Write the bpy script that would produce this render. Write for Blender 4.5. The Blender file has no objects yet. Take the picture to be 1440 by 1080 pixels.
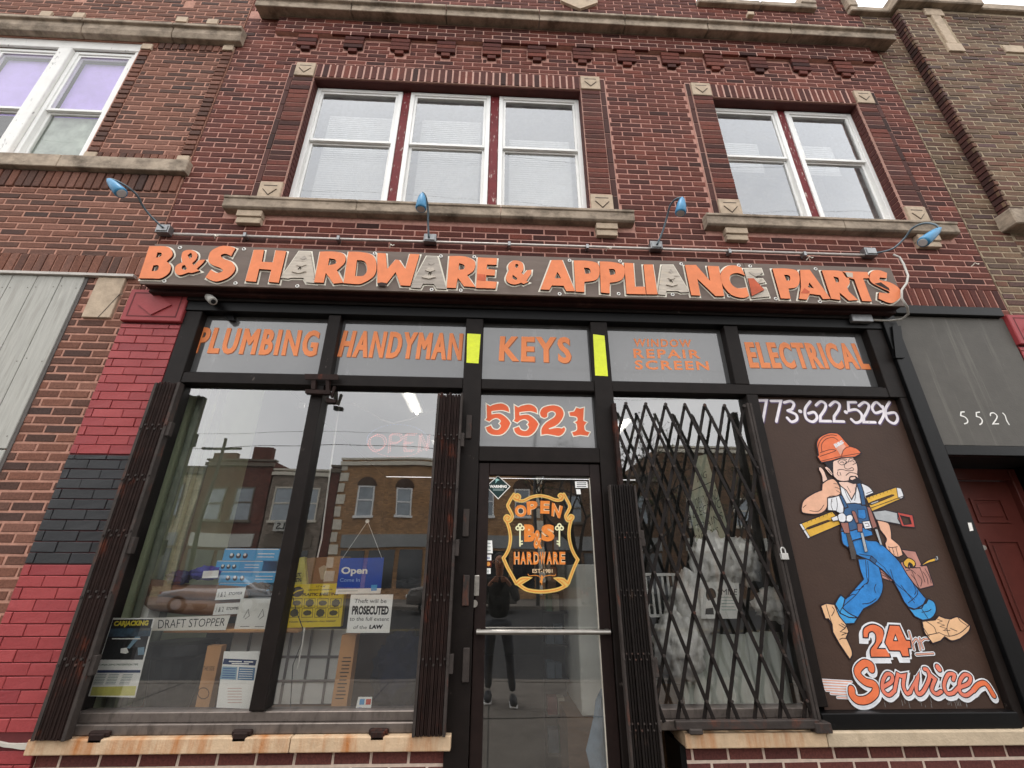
import bpy, math, random
from mathutils import Vector, Matrix, noise as mnoise
from mathutils.geometry import tessellate_polygon
rnd = random.Random(7)
R = math.radians
SC = bpy.context.scene
COL = SC.collection
# ------------------------------------------------------------ camera
F = 620.0; TH = R(22.9); YA = R(2.4); RO = R(0.3); CY = -3.17; CZ = 1.55
st, ct, sy, cy = math.sin(TH), math.cos(TH), math.sin(YA), math.cos(YA)
FW = Vector((sy*ct, cy*ct, st)); RT = Vector((cy, -sy, 0)); UP = RT.cross(FW)
R2 = math.cos(RO)*RT + math.sin(RO)*UP; U2 = -math.sin(RO)*RT + math.cos(RO)*UP
cam_d = bpy.data.cameras.new('camera'); cam = bpy.data.objects.new('camera', cam_d); COL.objects.link(cam)
m3 = Matrix((R2, U2, -FW)).transposed()
cam.matrix_world = Matrix.Translation((0, CY, CZ)) @ m3.to_4x4()
cam_d.sensor_width = 36.0; cam_d.lens = 36.0*F/1440.0; cam_d.clip_start = 0.02; cam_d.clip_end = 500
SC.camera = cam
# ------------------------------------------------------------ sky, sun, exposure
SUN_EL, SUN_AZ = R(76), R(215)
w = bpy.data.worlds.new('World'); SC.world = w; w.use_nodes = True
nt = w.node_tree; nt.nodes.clear()
sky = nt.nodes.new('ShaderNodeTexSky'); sky.sky_type = 'NISHITA'; sky.sun_disc = False
sky.sun_elevation = SUN_EL; sky.sun_rotation = SUN_AZ; sky.dust_density = 3; sky.air_density = 1.2
tc = nt.nodes.new('ShaderNodeTexCoord'); nz = nt.nodes.new('ShaderNodeTexNoise'); nz.inputs['Scale'].default_value = 2.2; nz.inputs['Detail'].default_value = 5
cr = nt.nodes.new('ShaderNodeValToRGB'); cr.color_ramp.elements[0].color = (14.2, 14.2, 14.4, 1); cr.color_ramp.elements[1].color = (20.6, 20.3, 20.0, 1)
cr.color_ramp.elements[0].position = .3; cr.color_ramp.elements[1].position = .75
mx = nt.nodes.new('ShaderNodeMixRGB'); mx.inputs['Fac'].default_value = .88
bg = nt.nodes.new('ShaderNodeBackground'); bg.inputs['Strength'].default_value = .1
wo = nt.nodes.new('ShaderNodeOutputWorld')
L_ = nt.links.new
L_(tc.outputs['Generated'], nz.inputs['Vector']); L_(nz.outputs['Fac'], cr.inputs['Fac']); L_(sky.outputs[0], mx.inputs['Color1'])
L_(cr.outputs[0], mx.inputs['Color2']); L_(mx.outputs[0], bg.inputs['Color']); L_(bg.outputs[0], wo.inputs['Surface'])
sd = bpy.data.lights.new('sun', 'SUN'); sd.energy = .8; sd.angle = R(14); sd.color = (1, .97, .93)
so = bpy.data.objects.new('sun', sd); COL.objects.link(so)
dirv = Vector((math.sin(SUN_AZ)*math.cos(SUN_EL), math.cos(SUN_AZ)*math.cos(SUN_EL), math.sin(SUN_EL)))
so.rotation_euler = dirv.to_track_quat('Z', 'Y').to_euler()
SC.view_settings.view_transform = 'Standard'; SC.view_settings.look = 'None'; SC.view_settings.gamma = 1; SC.view_settings.exposure = 0.58
SC.cycles.max_bounces = 8; SC.cycles.transparent_max_bounces = 16; SC.cycles.glossy_bounces = 4
SC.cycles.caustics_reflective = False; SC.cycles.caustics_refractive = False
# ------------------------------------------------------------ helpers
def at(px, py, Y=0.0):
    """a pixel of the 1440x1080 photograph on the plane at depth Y -> (x, z)"""
    u = (px-720)/F; v = (540-py)/F
    D = FW+u*R2+v*U2; t = (Y-CY)/D[1]
    return D[0]*t, CZ+D[2]*t
def proj(x, y, z):
    d = Vector((x, y-CY, z-CZ)); q = d.dot(FW)
    if q < .05: return None
    return 720+F*d.dot(R2)/q, 540-F*d.dot(U2)/q
def lin(c):
    c /= 255.0
    return c/12.92 if c < .04045 else ((c+.055)/1.055)**2.4
def hx(h, k=1.0):
    h = h.lstrip('#'); return tuple(lin(int(h[i:i+2], 16))*k for i in (0, 2, 4))+(1,)
MATS = {}
def mat(name, col, rough=.7, metal=0, spec=.3, var=.25, scale=8, bump=.15, bscale=60, streak=None, emit=None, stretch=(1, 1, 1), coat=0, wear=None):
    """painted / stone / metal surface: base colour broken up by noise, optional stain colour (streak) or wear colour"""
    if name in MATS: return MATS[name]
    if isinstance(col, str): col = hx(col)
    m = bpy.data.materials.new(name); m.use_nodes = True; n = m.node_tree; b = n.nodes['Principled BSDF']
    b.inputs['Roughness'].default_value = rough; b.inputs['Metallic'].default_value = metal; b.inputs['Specular IOR Level'].default_value = spec
    if coat: b.inputs['Coat Weight'].default_value = coat; b.inputs['Coat Roughness'].default_value = .08
    tc = n.nodes.new('ShaderNodeNewGeometry'); mp = n.nodes.new('ShaderNodeMapping'); mp.inputs['Scale'].default_value = stretch
    n.links.new(tc.outputs['Position'], mp.inputs['Vector'])
    out = None
    if var:
        t = n.nodes.new('ShaderNodeTexNoise'); t.inputs['Scale'].default_value = scale; t.inputs['Detail'].default_value = 6; t.inputs['Roughness'].default_value = .65
        n.links.new(mp.outputs[0], t.inputs['Vector'])
        r = n.nodes.new('ShaderNodeValToRGB'); r.color_ramp.elements[0].position = .3; r.color_ramp.elements[1].position = .72
        r.color_ramp.elements[0].color = tuple(c*(1-var) for c in col[:3])+(1,); r.color_ramp.elements[1].color = tuple(min(1, c*(1+var)) for c in col[:3])+(1,)
        n.links.new(t.outputs['Fac'], r.inputs['Fac']); out = r.outputs[0]
    for k, s in enumerate([streak, wear]):
        if not s: continue
        sc, lo, hi, scol, sstr = s
        mp2 = n.nodes.new('ShaderNodeMapping'); mp2.inputs['Scale'].default_value = sstr; mp2.inputs['Location'].default_value = (3.3*k, 1, 2)
        n.links.new(tc.outputs['Position'], mp2.inputs['Vector'])
        t2 = n.nodes.new('ShaderNodeTexNoise'); t2.inputs['Scale'].default_value = sc; t2.inputs['Detail'].default_value = 7; t2.inputs['Roughness'].default_value = .7
        n.links.new(mp2.outputs[0], t2.inputs['Vector'])
        r2 = n.nodes.new('ShaderNodeValToRGB'); r2.color_ramp.elements[0].position = lo; r2.color_ramp.elements[1].position = hi
        n.links.new(t2.outputs['Fac'], r2.inputs['Fac'])
        x = n.nodes.new('ShaderNodeMixRGB'); x.inputs['Color1'].default_value = col; x.inputs['Color2'].default_value = hx(scol) if isinstance(scol, str) else scol
        if out: n.links.new(out, x.inputs['Color1'])
        n.links.new(r2.outputs[0], x.inputs['Fac']); out = x.outputs[0]
    if out: n.links.new(out, b.inputs['Base Color'])
    else: b.inputs['Base Color'].default_value = col
    if bump:
        t = n.nodes.new('ShaderNodeTexNoise'); t.inputs['Scale'].default_value = bscale; t.inputs['Detail'].default_value = 4
        n.links.new(mp.outputs[0], t.inputs['Vector'])
        bp = n.nodes.new('ShaderNodeBump'); bp.inputs['Strength'].default_value = bump; bp.inputs['Distance'].default_value = .004
        n.links.new(t.outputs['Fac'], bp.inputs['Height']); n.links.new(bp.outputs[0], b.inputs['Normal'])
    if emit:
        b.inputs['Emission Color'].default_value = emit[0]; b.inputs['Emission Strength'].default_value = emit[1]
    MATS[name] = m; return m
def brickmat(name, cols, soot='#2a1c1a', sootlo=.5, soothi=.8, rough=.85, bump=.5, paint=0):
    m = bpy.data.materials.new(name); m.use_nodes = True; n = m.node_tree; b = n.nodes['Principled BSDF']
    b.inputs['Roughness'].default_value = rough; b.inputs['Specular IOR Level'].default_value = .25
    g = n.nodes.new('ShaderNodeNewGeometry'); oi = n.nodes.new('ShaderNodeObjectInfo')
    a = n.nodes.new('ShaderNodeMath'); a.operation = 'ADD'; f = n.nodes.new('ShaderNodeMath'); f.operation = 'FRACT'
    n.links.new(g.outputs['Random Per Island'], a.inputs[0]); n.links.new(oi.outputs['Random'], a.inputs[1]); n.links.new(a.outputs[0], f.inputs[0])
    r = n.nodes.new('ShaderNodeValToRGB'); e = r.color_ramp.elements
    for i, c in enumerate(cols):
        p = i/(len(cols)-1)
        if i < 2: e[i].position = p
        else: e.new(p)
    for i, c in enumerate(cols):
        e[i].position = i/(len(cols)-1); e[i].color = hx(c)
    n.links.new(f.outputs[0], r.inputs['Fac'])
    # speckle inside a brick
    t = n.nodes.new('ShaderNodeTexNoise'); t.inputs['Scale'].default_value = 70; t.inputs['Detail'].default_value = 6; t.inputs['Roughness'].default_value = .75
    n.links.new(g.outputs['Position'], t.inputs['Vector'])
    rr = n.nodes.new('ShaderNodeMapRange'); rr.inputs['From Min'].default_value = .3; rr.inputs['From Max'].default_value = .7
    rr.inputs['To Min'].default_value = 1-.45*(1-paint*.75); rr.inputs['To Max'].default_value = 1+.4*(1-paint*.75)
    n.links.new(t.outputs['Fac'], rr.inputs['Value'])
    mu = n.nodes.new('ShaderNodeVectorMath'); mu.operation = 'SCALE'; n.links.new(r.outputs[0], mu.inputs[0]); n.links.new(rr.outputs[0], mu.inputs['Scale'])
    # weather staining over the wall
    t3 = n.nodes.new('ShaderNodeTexNoise'); t3.inputs['Scale'].default_value = 1.1; t3.inputs['Detail'].default_value = 8; t3.inputs['Roughness'].default_value = .7
    mp = n.nodes.new('ShaderNodeMapping'); mp.inputs['Scale'].default_value = (1.3, 1, .6); n.links.new(g.outputs['Position'], mp.inputs['Vector']); n.links.new(mp.outputs[0], t3.inputs['Vector'])
    r3 = n.nodes.new('ShaderNodeMapRange'); r3.inputs['From Min'].default_value = sootlo; r3.inputs['From Max'].default_value = soothi; r3.inputs['To Max'].default_value = .75
    n.links.new(t3.outputs['Fac'], r3.inputs['Value'])
    x = n.nodes.new('ShaderNodeMixRGB'); x.inputs['Color2'].default_value = hx(soot); n.links.new(mu.outputs[0], x.inputs['Color1']); n.links.new(r3.outputs[0], x.inputs['Fac'])
    n.links.new(x.outputs[0], b.inputs['Base Color'])
    bp = n.nodes.new('ShaderNodeBump'); bp.inputs['Strength'].default_value = bump; bp.inputs['Distance'].default_value = .003
    n.links.new(t.outputs['Fac'], bp.inputs['Height']); n.links.new(bp.outputs[0], b.inputs['Normal'])
    return m
def glassmat(name, gain=3.2, base=.05, tint=(.95, .95, .94, 1), gl=(1, 1, 1, 1), dirt=.05):
    m = bpy.data.materials.new(name); m.use_nodes = True; n = m.node_tree; n.nodes.clear()
    o = n.nodes.new('ShaderNodeOutputMaterial'); tr = n.nodes.new('ShaderNodeBsdfTransparent'); tr.inputs[0].default_value = tint
    gs = n.nodes.new('ShaderNodeBsdfGlossy'); gs.inputs['Roughness'].default_value = .0; gs.inputs[0].default_value = gl
    # old plate glass: reflections wobble a little
    g = n.nodes.new('ShaderNodeNewGeometry')
    t = n.nodes.new('ShaderNodeTexNoise'); t.inputs['Scale'].default_value = 1.7; t.inputs['Detail'].default_value = 1; n.links.new(g.outputs['Position'], t.inputs['Vector'])
    bp = n.nodes.new('ShaderNodeBump'); bp.inputs['Strength'].default_value = .12; bp.inputs['Distance'].default_value = .01
    n.links.new(t.outputs['Fac'], bp.inputs['Height']); n.links.new(bp.outputs[0], gs.inputs['Normal'])
    fr = n.nodes.new('ShaderNodeFresnel'); fr.inputs['IOR'].default_value = 1.5
    mm = n.nodes.new('ShaderNodeMath'); mm.operation = 'MULTIPLY_ADD'; mm.inputs[1].default_value = gain; mm.inputs[2].default_value = base; mm.use_clamp = True
    n.links.new(fr.outputs[0], mm.inputs[0])
    bf = n.nodes.new('ShaderNodeMath'); bf.operation = 'SUBTRACT'; bf.inputs[0].default_value = 1; n.links.new(g.outputs['Backfacing'], bf.inputs[1])
    m2 = n.nodes.new('ShaderNodeMath'); m2.operation = 'MULTIPLY'; n.links.new(mm.outputs[0], m2.inputs[0]); n.links.new(bf.outputs[0], m2.inputs[1])
    mi = n.nodes.new('ShaderNodeMixShader'); n.links.new(m2.outputs[0], mi.inputs[0]); n.links.new(tr.outputs[0], mi.inputs[1]); n.links.new(gs.outputs[0], mi.inputs[2])
    # film of dust
    d = n.nodes.new('ShaderNodeBsdfDiffuse'); d.inputs[0].default_value = (.45, .45, .43, 1)
    t2 = n.nodes.new('ShaderNodeTexNoise'); t2.inputs['Scale'].default_value = 9; t2.inputs['Detail'].default_value = 8; t2.inputs['Roughness'].default_value = .7
    n.links.new(g.outputs['Position'], t2.inputs['Vector'])
    r = n.nodes.new('ShaderNodeMapRange'); r.inputs['From Min'].default_value = .4; r.inputs['From Max'].default_value = .75; r.inputs['To Min'].default_value = dirt*.4; r.inputs['To Max'].default_value = dirt*1.8
    n.links.new(t2.outputs['Fac'], r.inputs['Value'])
    mi2 = n.nodes.new('ShaderNodeMixShader'); n.links.new(r.outputs[0], mi2.inputs[0]); n.links.new(mi.outputs[0], mi2.inputs[1]); n.links.new(d.outputs[0], mi2.inputs[2])
    n.links.new(mi2.outputs[0], o.inputs[0])
    MATS[name] = m; return m
class MB:
    """collects shapes in world coordinates and links them as one mesh object"""
    def __init__(s): s.v = []; s.f = []; s.mi = []; s.m = []
    def mid(s, m):
        if m is None: return 0
        if m not in s.m: s.m.append(m)
        return s.m.index(m)
    def add(s, vs, fs, m=None):
        k = len(s.v); s.v += [tuple(v) for v in vs]; i = s.mid(m)
        for f in fs: s.f.append(tuple(k+a for a in f)); s.mi.append(i)
        return s
    def box(s, x0, x1, y0, y1, z0, z1, m=None):
        return s.add([(x0,y0,z0),(x1,y0,z0),(x1,y1,z0),(x0,y1,z0),(x0,y0,z1),(x1,y0,z1),(x1,y1,z1),(x0,y1,z1)],
              [(0,3,2,1),(4,5,6,7),(0,1,5,4),(1,2,6,5),(2,3,7,6),(3,0,4,7)], m)
    def brick(s, x0, x1, z0, z1, y, d=.03, c=.0035, m=None):
        o = [(x0,z0),(x1,z0),(x1,z1),(x0,z1)]; i = [(x0+c,z0+c),(x1-c,z0+c),(x1-c,z1-c),(x0+c,z1-c)]
        v = [(a,y+d,b) for a,b in o]+[(a,y+c,b) for a,b in o]+[(a,y,b) for a,b in i]
        f = [(8,9,10,11)]
        for k in range(4):
            l = (k+1) % 4; f += [(k,l,4+l,4+k),(4+k,4+l,8+l,8+k)]
        return s.add(v, f, m)
    def prism(s, pts, y0, y1, m=None, holes=(), side=None):
        """polygon in the x-z plane (front at y0, back at y1)"""
        loops = [list(pts)]+[list(h) for h in holes]
        tri = tessellate_polygon([[Vector((a, b, 0)) for a, b in l] for l in loops])
        flat = [p for l in loops for p in l]; n = len(flat)
        vs = [(a, y0, b) for a, b in flat]
        fs = []
        for t in tri:
            a, b, c = [flat[i] for i in t]
            cr_ = (b[0]-a[0])*(c[1]-a[1])-(b[1]-a[1])*(c[0]-a[0])
            fs.append(tuple(t) if cr_ > 0 else tuple(reversed(t)))
        s.add(vs, fs, m)
        if y1 is None or y1 == y0: return s
        k = 0
        for li, l in enumerate(loops):
            ar = sum(l[i][0]*l[(i+1) % len(l)][1]-l[(i+1) % len(l)][0]*l[i][1] for i in range(len(l)))
            q = list(l) if (ar > 0) == (li == 0) else list(reversed(l)); nn = len(q)
            s.add([(a, y0, b) for a, b in q]+[(a, y1, b) for a, b in q], [(i, i+nn, (i+1) % nn+nn, (i+1) % nn) for i in range(nn)], side or m)
        return s
    def ribbon(s, pts, w, y, m=None, closed=False, cap=True, d=None):
        """flat painted line with mitred joints on the plane y"""
        p = [Vector(q) for q in pts]
        q = [p[0]]
        for a in p[1:]:
            if (a-q[-1]).length > 1e-5: q.append(a)
        if closed and len(q) > 2 and (q[0]-q[-1]).length < 1e-5: q.pop()
        p = q; n = len(p)
        if n < 2: return s
        h = w/2; Lp = []; Rp = []
        for i in range(n):
            a = p[i-1] if (i or closed) else None; b = p[(i+1) % n] if (i < n-1 or closed) else None
            d0 = (p[i]-a).normalized() if a is not None else None; d1 = (b-p[i]).normalized() if b is not None else None
            if d0 is None: d0 = d1
            if d1 is None: d1 = d0
            n0 = Vector((-d0[1], d0[0])); n1 = Vector((-d1[1], d1[0])); mm = n0+n1
            if mm.length < .2: mm = n0
            mm.normalize(); k = h/max(.45, mm.dot(n0))
            Lp.append(p[i]+mm*k); Rp.append(p[i]-mm*k)
        vs = [(a[0], y-i*5e-6, a[1]) for i, a in enumerate(Lp)]+[(a[0], y-i*5e-6, a[1]) for i, a in enumerate(Rp)]
        fs = [(i, n+i, n+(i+1) % n, (i+1) % n) for i in range(n if closed else n-1)]
        s.add(vs, fs, m)
        if d:
            s.add([(a[0], y, a[1]) for a in Lp]+[(a[0], y+d, a[1]) for a in Lp], [(i, (i+1) % n, n+(i+1) % n, n+i) for i in range(n if closed else n-1)], m)
            s.add([(a[0], y, a[1]) for a in Rp]+[(a[0], y+d, a[1]) for a in Rp], [((i+1) % n, i, n+i, n+(i+1) % n) for i in range(n if closed else n-1)], m)
        if cap and not closed:
            for c, dr, yc in ((p[0], (p[0]-p[1]).normalized(), y+5e-6), (p[-1], (p[-1]-p[-2]).normalized(), y-n*5e-6)):
                nv = Vector((-dr[1], dr[0])); arc = [c+nv*h*math.cos(t)+dr*h*math.sin(t) for t in [math.pi*k/6 for k in range(7)]]
                s.add([(a[0], yc, a[1]) for a in arc], [tuple(reversed(range(7)))], m)
        return s
    def disc(s, x, z, r, y, m=None, n=14, rz=None, y1=None):
        rz = rz or r
        return s.prism([(x+r*math.cos(6.28318*k/n), z+rz*math.sin(6.28318*k/n)) for k in range(n)], y, y1, m)
    def tube(s, pts, r, m=None, n=8, caps=True):
        P = [Vector(p) for p in pts]; rr = r if isinstance(r, (list, tuple)) else [r]*len(P)
        t = (P[1]-P[0]).normalized(); ref = Vector((0, 0, 1)) if abs(t[2]) < .9 else Vector((1, 0, 0)); u = t.cross(ref).normalized()
        vs = []
        for i, p in enumerate(P):
            a = P[max(i-1, 0)]; b = P[min(i+1, len(P)-1)]; t = (b-a).normalized(); u = (u-t*u.dot(t)).normalized(); v = t.cross(u)
            vs += [tuple(p+u*rr[i]*math.cos(6.28318*k/n)+v*rr[i]*math.sin(6.28318*k/n)) for k in range(n)]
        fs = [(i*n+k, i*n+(k+1) % n, (i+1)*n+(k+1) % n, (i+1)*n+k) for i in range(len(P)-1) for k in range(n)]
        if caps: fs += [tuple(reversed(range(n))), tuple((len(P)-1)*n+k for k in range(n))]
        return s.add(vs, fs, m)
    def build(s, name, m=None, parent=None, bevel=0, smooth=False, kind=None, label=None, cat=None, group=None, loc=None, segs=1):
        me = bpy.data.meshes.new(name)
        o0 = Vector(loc) if loc is not None else (parent_world(parent) if parent else Vector((0, 0, 0)))
        me.from_pydata([tuple(Vector(v)-o0) for v in s.v], [], s.f)
        ms = s.m or [m]
        for q in ms: me.materials.append(q if q else m)
        if s.m: me.polygons.foreach_set('material_index', s.mi)
        if smooth: me.polygons.foreach_set('use_smooth', [True]*len(me.polygons))
        me.update(); o = bpy.data.objects.new(name, me); COL.objects.link(o)
        if parent:
            o.parent = parent
            ORIG[o.name] = o0
        else:
            o.location = o0; ORIG[o.name] = o0
        if bevel:
            b = o.modifiers.new('bevel', 'BEVEL'); b.width = bevel; b.segments = segs; b.limit_method = 'ANGLE'
        tag(o, label, cat, group, kind); return o
ORIG = {}
def parent_world(p): return ORIG.get(p.name, Vector((0, 0, 0)))
def tag(o, label=None, cat=None, group=None, kind=None):
    if label: o['label'] = label
    if cat: o['category'] = cat
    if group: o['group'] = group
    if kind: o['kind'] = kind
    return o
def thing(name, loc, label, cat, group=None):
    o = bpy.data.objects.new(name, None); o.empty_display_size = .1; COL.objects.link(o); o.location = loc; ORIG[o.name] = Vector(loc)
    return tag(o, label, cat, group)
# pixel-traced shapes: "x,y x,y* ..." ; * = the outline runs smoothly through the point
def spl(pts, closed, n=5):
    out = []; N = len(pts)
    for i in range(N if closed else N-1):
        p1 = pts[i]; p2 = pts[(i+1) % N]; p0 = pts[i-1] if (i or closed) else p1; p3 = pts[(i+2) % N] if (i+2 < N or closed) else p2
        if not p1[2] and not p2[2]: out.append((p1[0], p1[1])); continue
        t1 = ((p2[0]-p0[0])*.5, (p2[1]-p0[1])*.5) if p1[2] else ((p2[0]-p1[0])*.6, (p2[1]-p1[1])*.6)
        t2 = ((p3[0]-p1[0])*.5, (p3[1]-p1[1])*.5) if p2[2] else ((p2[0]-p1[0])*.6, (p2[1]-p1[1])*.6)
        for k in range(n):
            t = k/n; a = 2*t**3-3*t**2+1; b = t**3-2*t**2+t; c = -2*t**3+3*t**2; d = t**3-t**2
            out.append((a*p1[0]+b*t1[0]+c*p2[0]+d*t2[0], a*p1[1]+b*t1[1]+c*p2[1]+d*t2[1]))
    if not closed: out.append((pts[-1][0], pts[-1][1]))
    return out
def tr(s, o=(0, 0, 1), closed=True, n=5, sh=(0, 0)):
    pts = []
    for w_ in s.split():
        sm = w_.endswith('*'); a, b = w_.rstrip('*').split(','); pts.append((o[0]+(float(a)+sh[0])/o[2], o[1]+(float(b)+sh[1])/o[2], sm))
    return spl(pts, closed, n)
def pl(s, Y, o=(0, 0, 1), closed=True, sh=(0, 0)):
    return [at(a, b, Y) for a, b in tr(s, o, closed, sh=sh)]
_tcache = {}
def textgeo(t, off, spc=1.0):
    k = (t, off, spc)
    if k in _tcache: return _tcache[k]
    c = bpy.data.curves.new('lettering', 'FONT'); c.body = t; c.offset = off; c.resolution_u = 3; c.space_character = spc; o = bpy.data.objects.new('lettering', c); COL.objects.link(o)
    me = bpy.data.meshes.new_from_object(o.evaluated_get(bpy.context.evaluated_depsgraph_get()))
    vs = [tuple(v.co) for v in me.vertices]; fs = [tuple(p.vertices) for p in me.polygons]
    bpy.data.objects.remove(o); bpy.data.curves.remove(c); bpy.data.meshes.remove(me)
    x0 = min(v[0] for v in vs); x1 = max(v[0] for v in vs); y0 = min(v[1] for v in vs); y1 = max(v[1] for v in vs)
    r = ([((v[0]-x0)/(x1-x0), (v[1]-y0)/(y1-y0)) for v in vs], fs); _tcache[k] = r; return r
def text(mb, t, quad, Y, m, off=.02, spc=1.0):
    """lettering fitted to a quad of pixels (TL TR BR BL)"""
    TL, TR, BR, BL = [Vector(at(a, b, Y)) for a, b in quad]
    vs, fs = textgeo(t, off, spc); out = []
    for u, v in vs:
        p = BL.lerp(BR, u).lerp(TL.lerp(TR, u), v); out.append((p[0], Y, p[1]))
    mb.add(out, fs, m)
def boldtext(mb, t, quad, Y, m, w, spc=1.0, off=0.0):
    """lettering made heavier by a painted stroke along every contour"""
    TL, TR, BR, BL = [Vector(at(a, b, Y)) for a, b in quad]
    vs, fs = textgeo(t, off, spc); mp = [BL.lerp(BR, u).lerp(TL.lerp(TR, u), v) for u, v in vs]
    mb.add([(p[0], Y, p[1]) for p in mp], fs, m)
    cnt = {}
    for f in fs:
        for i in range(len(f)):
            a, b = f[i], f[(i+1) % len(f)]; cnt[(a, b)] = 1
    nx = {a: b for (a, b) in cnt if (b, a) not in cnt}
    while nx:
        a, b = nx.popitem(); loop = [a]
        while b != a and b in nx: loop.append(b); b = nx.pop(b)
        if len(loop) > 2: mb.ribbon([(mp[i][0], mp[i][1]) for i in loop], w, Y-.0003, m, closed=True)
def qpx(q, Y): return [at(a, b, Y) for a, b in q]
# ------------------------------------------------------------ materials
M_mortar = mat('mortar_pink', '#b4877a', rough=.95, var=.25, scale=25, bump=.5)
M_mortarL = mat('mortar_rose', '#ad8170', rough=.95, var=.25, scale=25, bump=.5)
M_mortarR = mat('mortar_brown', '#9a8a74', rough=.95, var=.3, scale=20, bump=.5)
M_mortarB = mat('mortar_cream', '#d6c2b2', rough=.95, var=.15, scale=25, bump=.4)
M_brick = brickmat('brick_oxblood', ['#361e1b', '#512a25', '#60332a', '#703c31', '#512c28', '#66352a', '#412521', '#7c463a'], sootlo=.47, soothi=.8, soot='#2c211f')
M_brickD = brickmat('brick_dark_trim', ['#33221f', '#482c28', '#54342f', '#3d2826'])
M_brickL = brickmat('brick_orange_mix', ['#47332c', '#694538', '#784f40', '#533c34', '#80584a', '#684639', '#42332f', '#6f4738'], soot='#3a2a26', sootlo=.55)
M_brickR = brickmat('brick_brown_mix', ['#4a3a32', '#6e5644', '#5e4338', '#775140', '#4c3c3b', '#7b6550', '#633f34', '#705c48', '#5e4644'], soot='#33302b', sootlo=.45)
M_brickB = brickmat('brick_base', ['#54302d', '#623732', '#683d37', '#583330', '#6e413a'], sootlo=.7, soothi=1)
M_red = brickmat('brick_painted_red', ['#983e3f', '#8f3a3c', '#9e4344', '#87363a'], soot='#7c3032', sootlo=.5, rough=.45, bump=.9, paint=1)
M_black = brickmat('brick_painted_black', ['#2b2c2e', '#303133', '#262729', '#2d2e31'], soot='#1c1c1e', sootlo=.46, rough=.4, bump=.9, paint=1)
M_redflat = mat('red_masonry_paint', '#953a3d', rough=.55, var=.12, scale=6, bump=.4, bscale=30)
M_stone = mat('limestone', '#a09180', rough=.9, var=.34, scale=7, bump=.6, bscale=40, streak=(3, .46, .76, '#4a4035', (1.5, 1, 2.2)), wear=(26, .6, .8, '#b5a992', (1, 1, 1)))
M_stoneB = mat('limestone_buff', '#b3a18c', rough=.9, var=.18, scale=14, bump=.6, bscale=60, streak=(4, .58, .8, '#5e5145', (1, 1, 1)))
M_sillrust = mat('sill_stone_rusty', '#c0a688', rough=.85, var=.14, scale=18, bump=.5, bscale=80, streak=(3.0, .46, .7, '#a5642c', (2.4, 1, .35)), wear=(2.2, .62, .78, '#7c3d17', (3.5, 1, .2)))
M_sillpale = mat('sill_stone_pale', '#b3a28a', rough=.85, var=.14, scale=20, bump=.5, bscale=80, streak=(5, .6, .9, '#85704f', (1, 1, .5)))
M_frame = mat('bronze_black_paint', '#1b1614', rough=.5, var=.25, scale=9, bump=.15, bscale=90, wear=(14, .66, .72, '#5a524c', (1, 1, .5)), spec=.14)
M_frameD = mat('black_gloss_paint', '#0b0b0c', rough=.4, var=.2, scale=7, bump=.12, bscale=50, spec=.18, wear=(16, .68, .72, '#46464a', (1, 1, .4)))
M_alu = mat('worn_aluminium', '#6f6660', rough=.45, metal=.5, var=.2, scale=12, bump=.1, wear=(8, .5, .8, '#3a3431', (3, 1, 1)))
M_white = mat('white_window_paint', '#e4e3df', rough=.5, var=.06, scale=8, bump=.15, wear=(18, .62, .7, '#7c7a76', (1, 1, .3)))
M_vinyl = mat('white_vinyl', '#e9e9e6', rough=.4, var=.05, scale=5, bump=.05)
M_redwood = mat('peeling_red_wood', '#6a1e22', rough=.7, var=.2, scale=10, bump=.5, wear=(22, .58, .66, '#c8b9b0', (1.6, 1, .45)))
M_glass = glassmat('shop_glass', 4.3, .03, dirt=.012)
M_glassU = glassmat('window_glass', 3.0, .05, dirt=.10, gl=(.93, .96, 1, 1))
M_glassL = glassmat('side_window_glass', 1.0, .02, dirt=.03)
M_film = mat('grey_window_film', '#535353', rough=.04, var=.12, scale=2.2, bump=.015, bscale=3, spec=.9, wear=(5, .58, .95, '#9a9a9a', (1, 1, .3)), coat=.6)
M_blind = mat('pale_blind', '#a9abab', rough=.8, var=.08, scale=3, bump=0)
M_curtain = mat('lilac_curtain', '#c3aef5', rough=.9, var=.12, scale=3, bump=0)
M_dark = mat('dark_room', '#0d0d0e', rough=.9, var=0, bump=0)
M_orange = mat('orange_sign_paint', '#dd8052', rough=.55, var=.1, scale=10, bump=.25, bscale=40, streak=(30, .62, .72, '#c95f38', (1, 1, 3)))
M_orangeV = mat('orange_vinyl', '#e88a54', rough=.5, var=.05, scale=20, bump=0)
M_cream = mat('cream_line', '#e9e3d2', rough=.5, var=.05, bump=0)
M_wline = mat('white_line', '#e4e2dc', rough=.5, var=.08, scale=30, bump=0)
M_rust = mat('rusty_iron', '#271b18', rough=.7, metal=0, spec=.15, var=.35, scale=14, bump=.4, bscale=70, wear=(9, .56, .72, '#5e2f20', (1, 1, .5)))
M_rustG = mat('grey_rusty_iron', '#3a3431', rough=.65, metal=.1, spec=.2, var=.3, scale=14, bump=.4, bscale=70, wear=(9, .55, .7, '#5e382b', (1, 1, .5)))
M_iron = mat('black_gate_iron', '#1b1614', rough=.55, metal=.1, spec=.2, var=.3, scale=18, bump=.3, bscale=90, wear=(12, .6, .72, '#47382f', (1, 1, .6)))
M_galv = mat('galvanised_steel', '#8b8c8d', rough=.4, metal=.7, var=.2, scale=16, bump=.1)
M_concrete = mat('concrete', '#6b655e', rough=.9, var=.18, scale=5, bump=.5, bscale=90, streak=(2, .5, .8, '#4a4540', (1, 1, 1)))
M_asphalt = mat('asphalt', '#2a2a2b', rough=.92, var=.2, scale=6, bump=.5, bscale=90)
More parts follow.
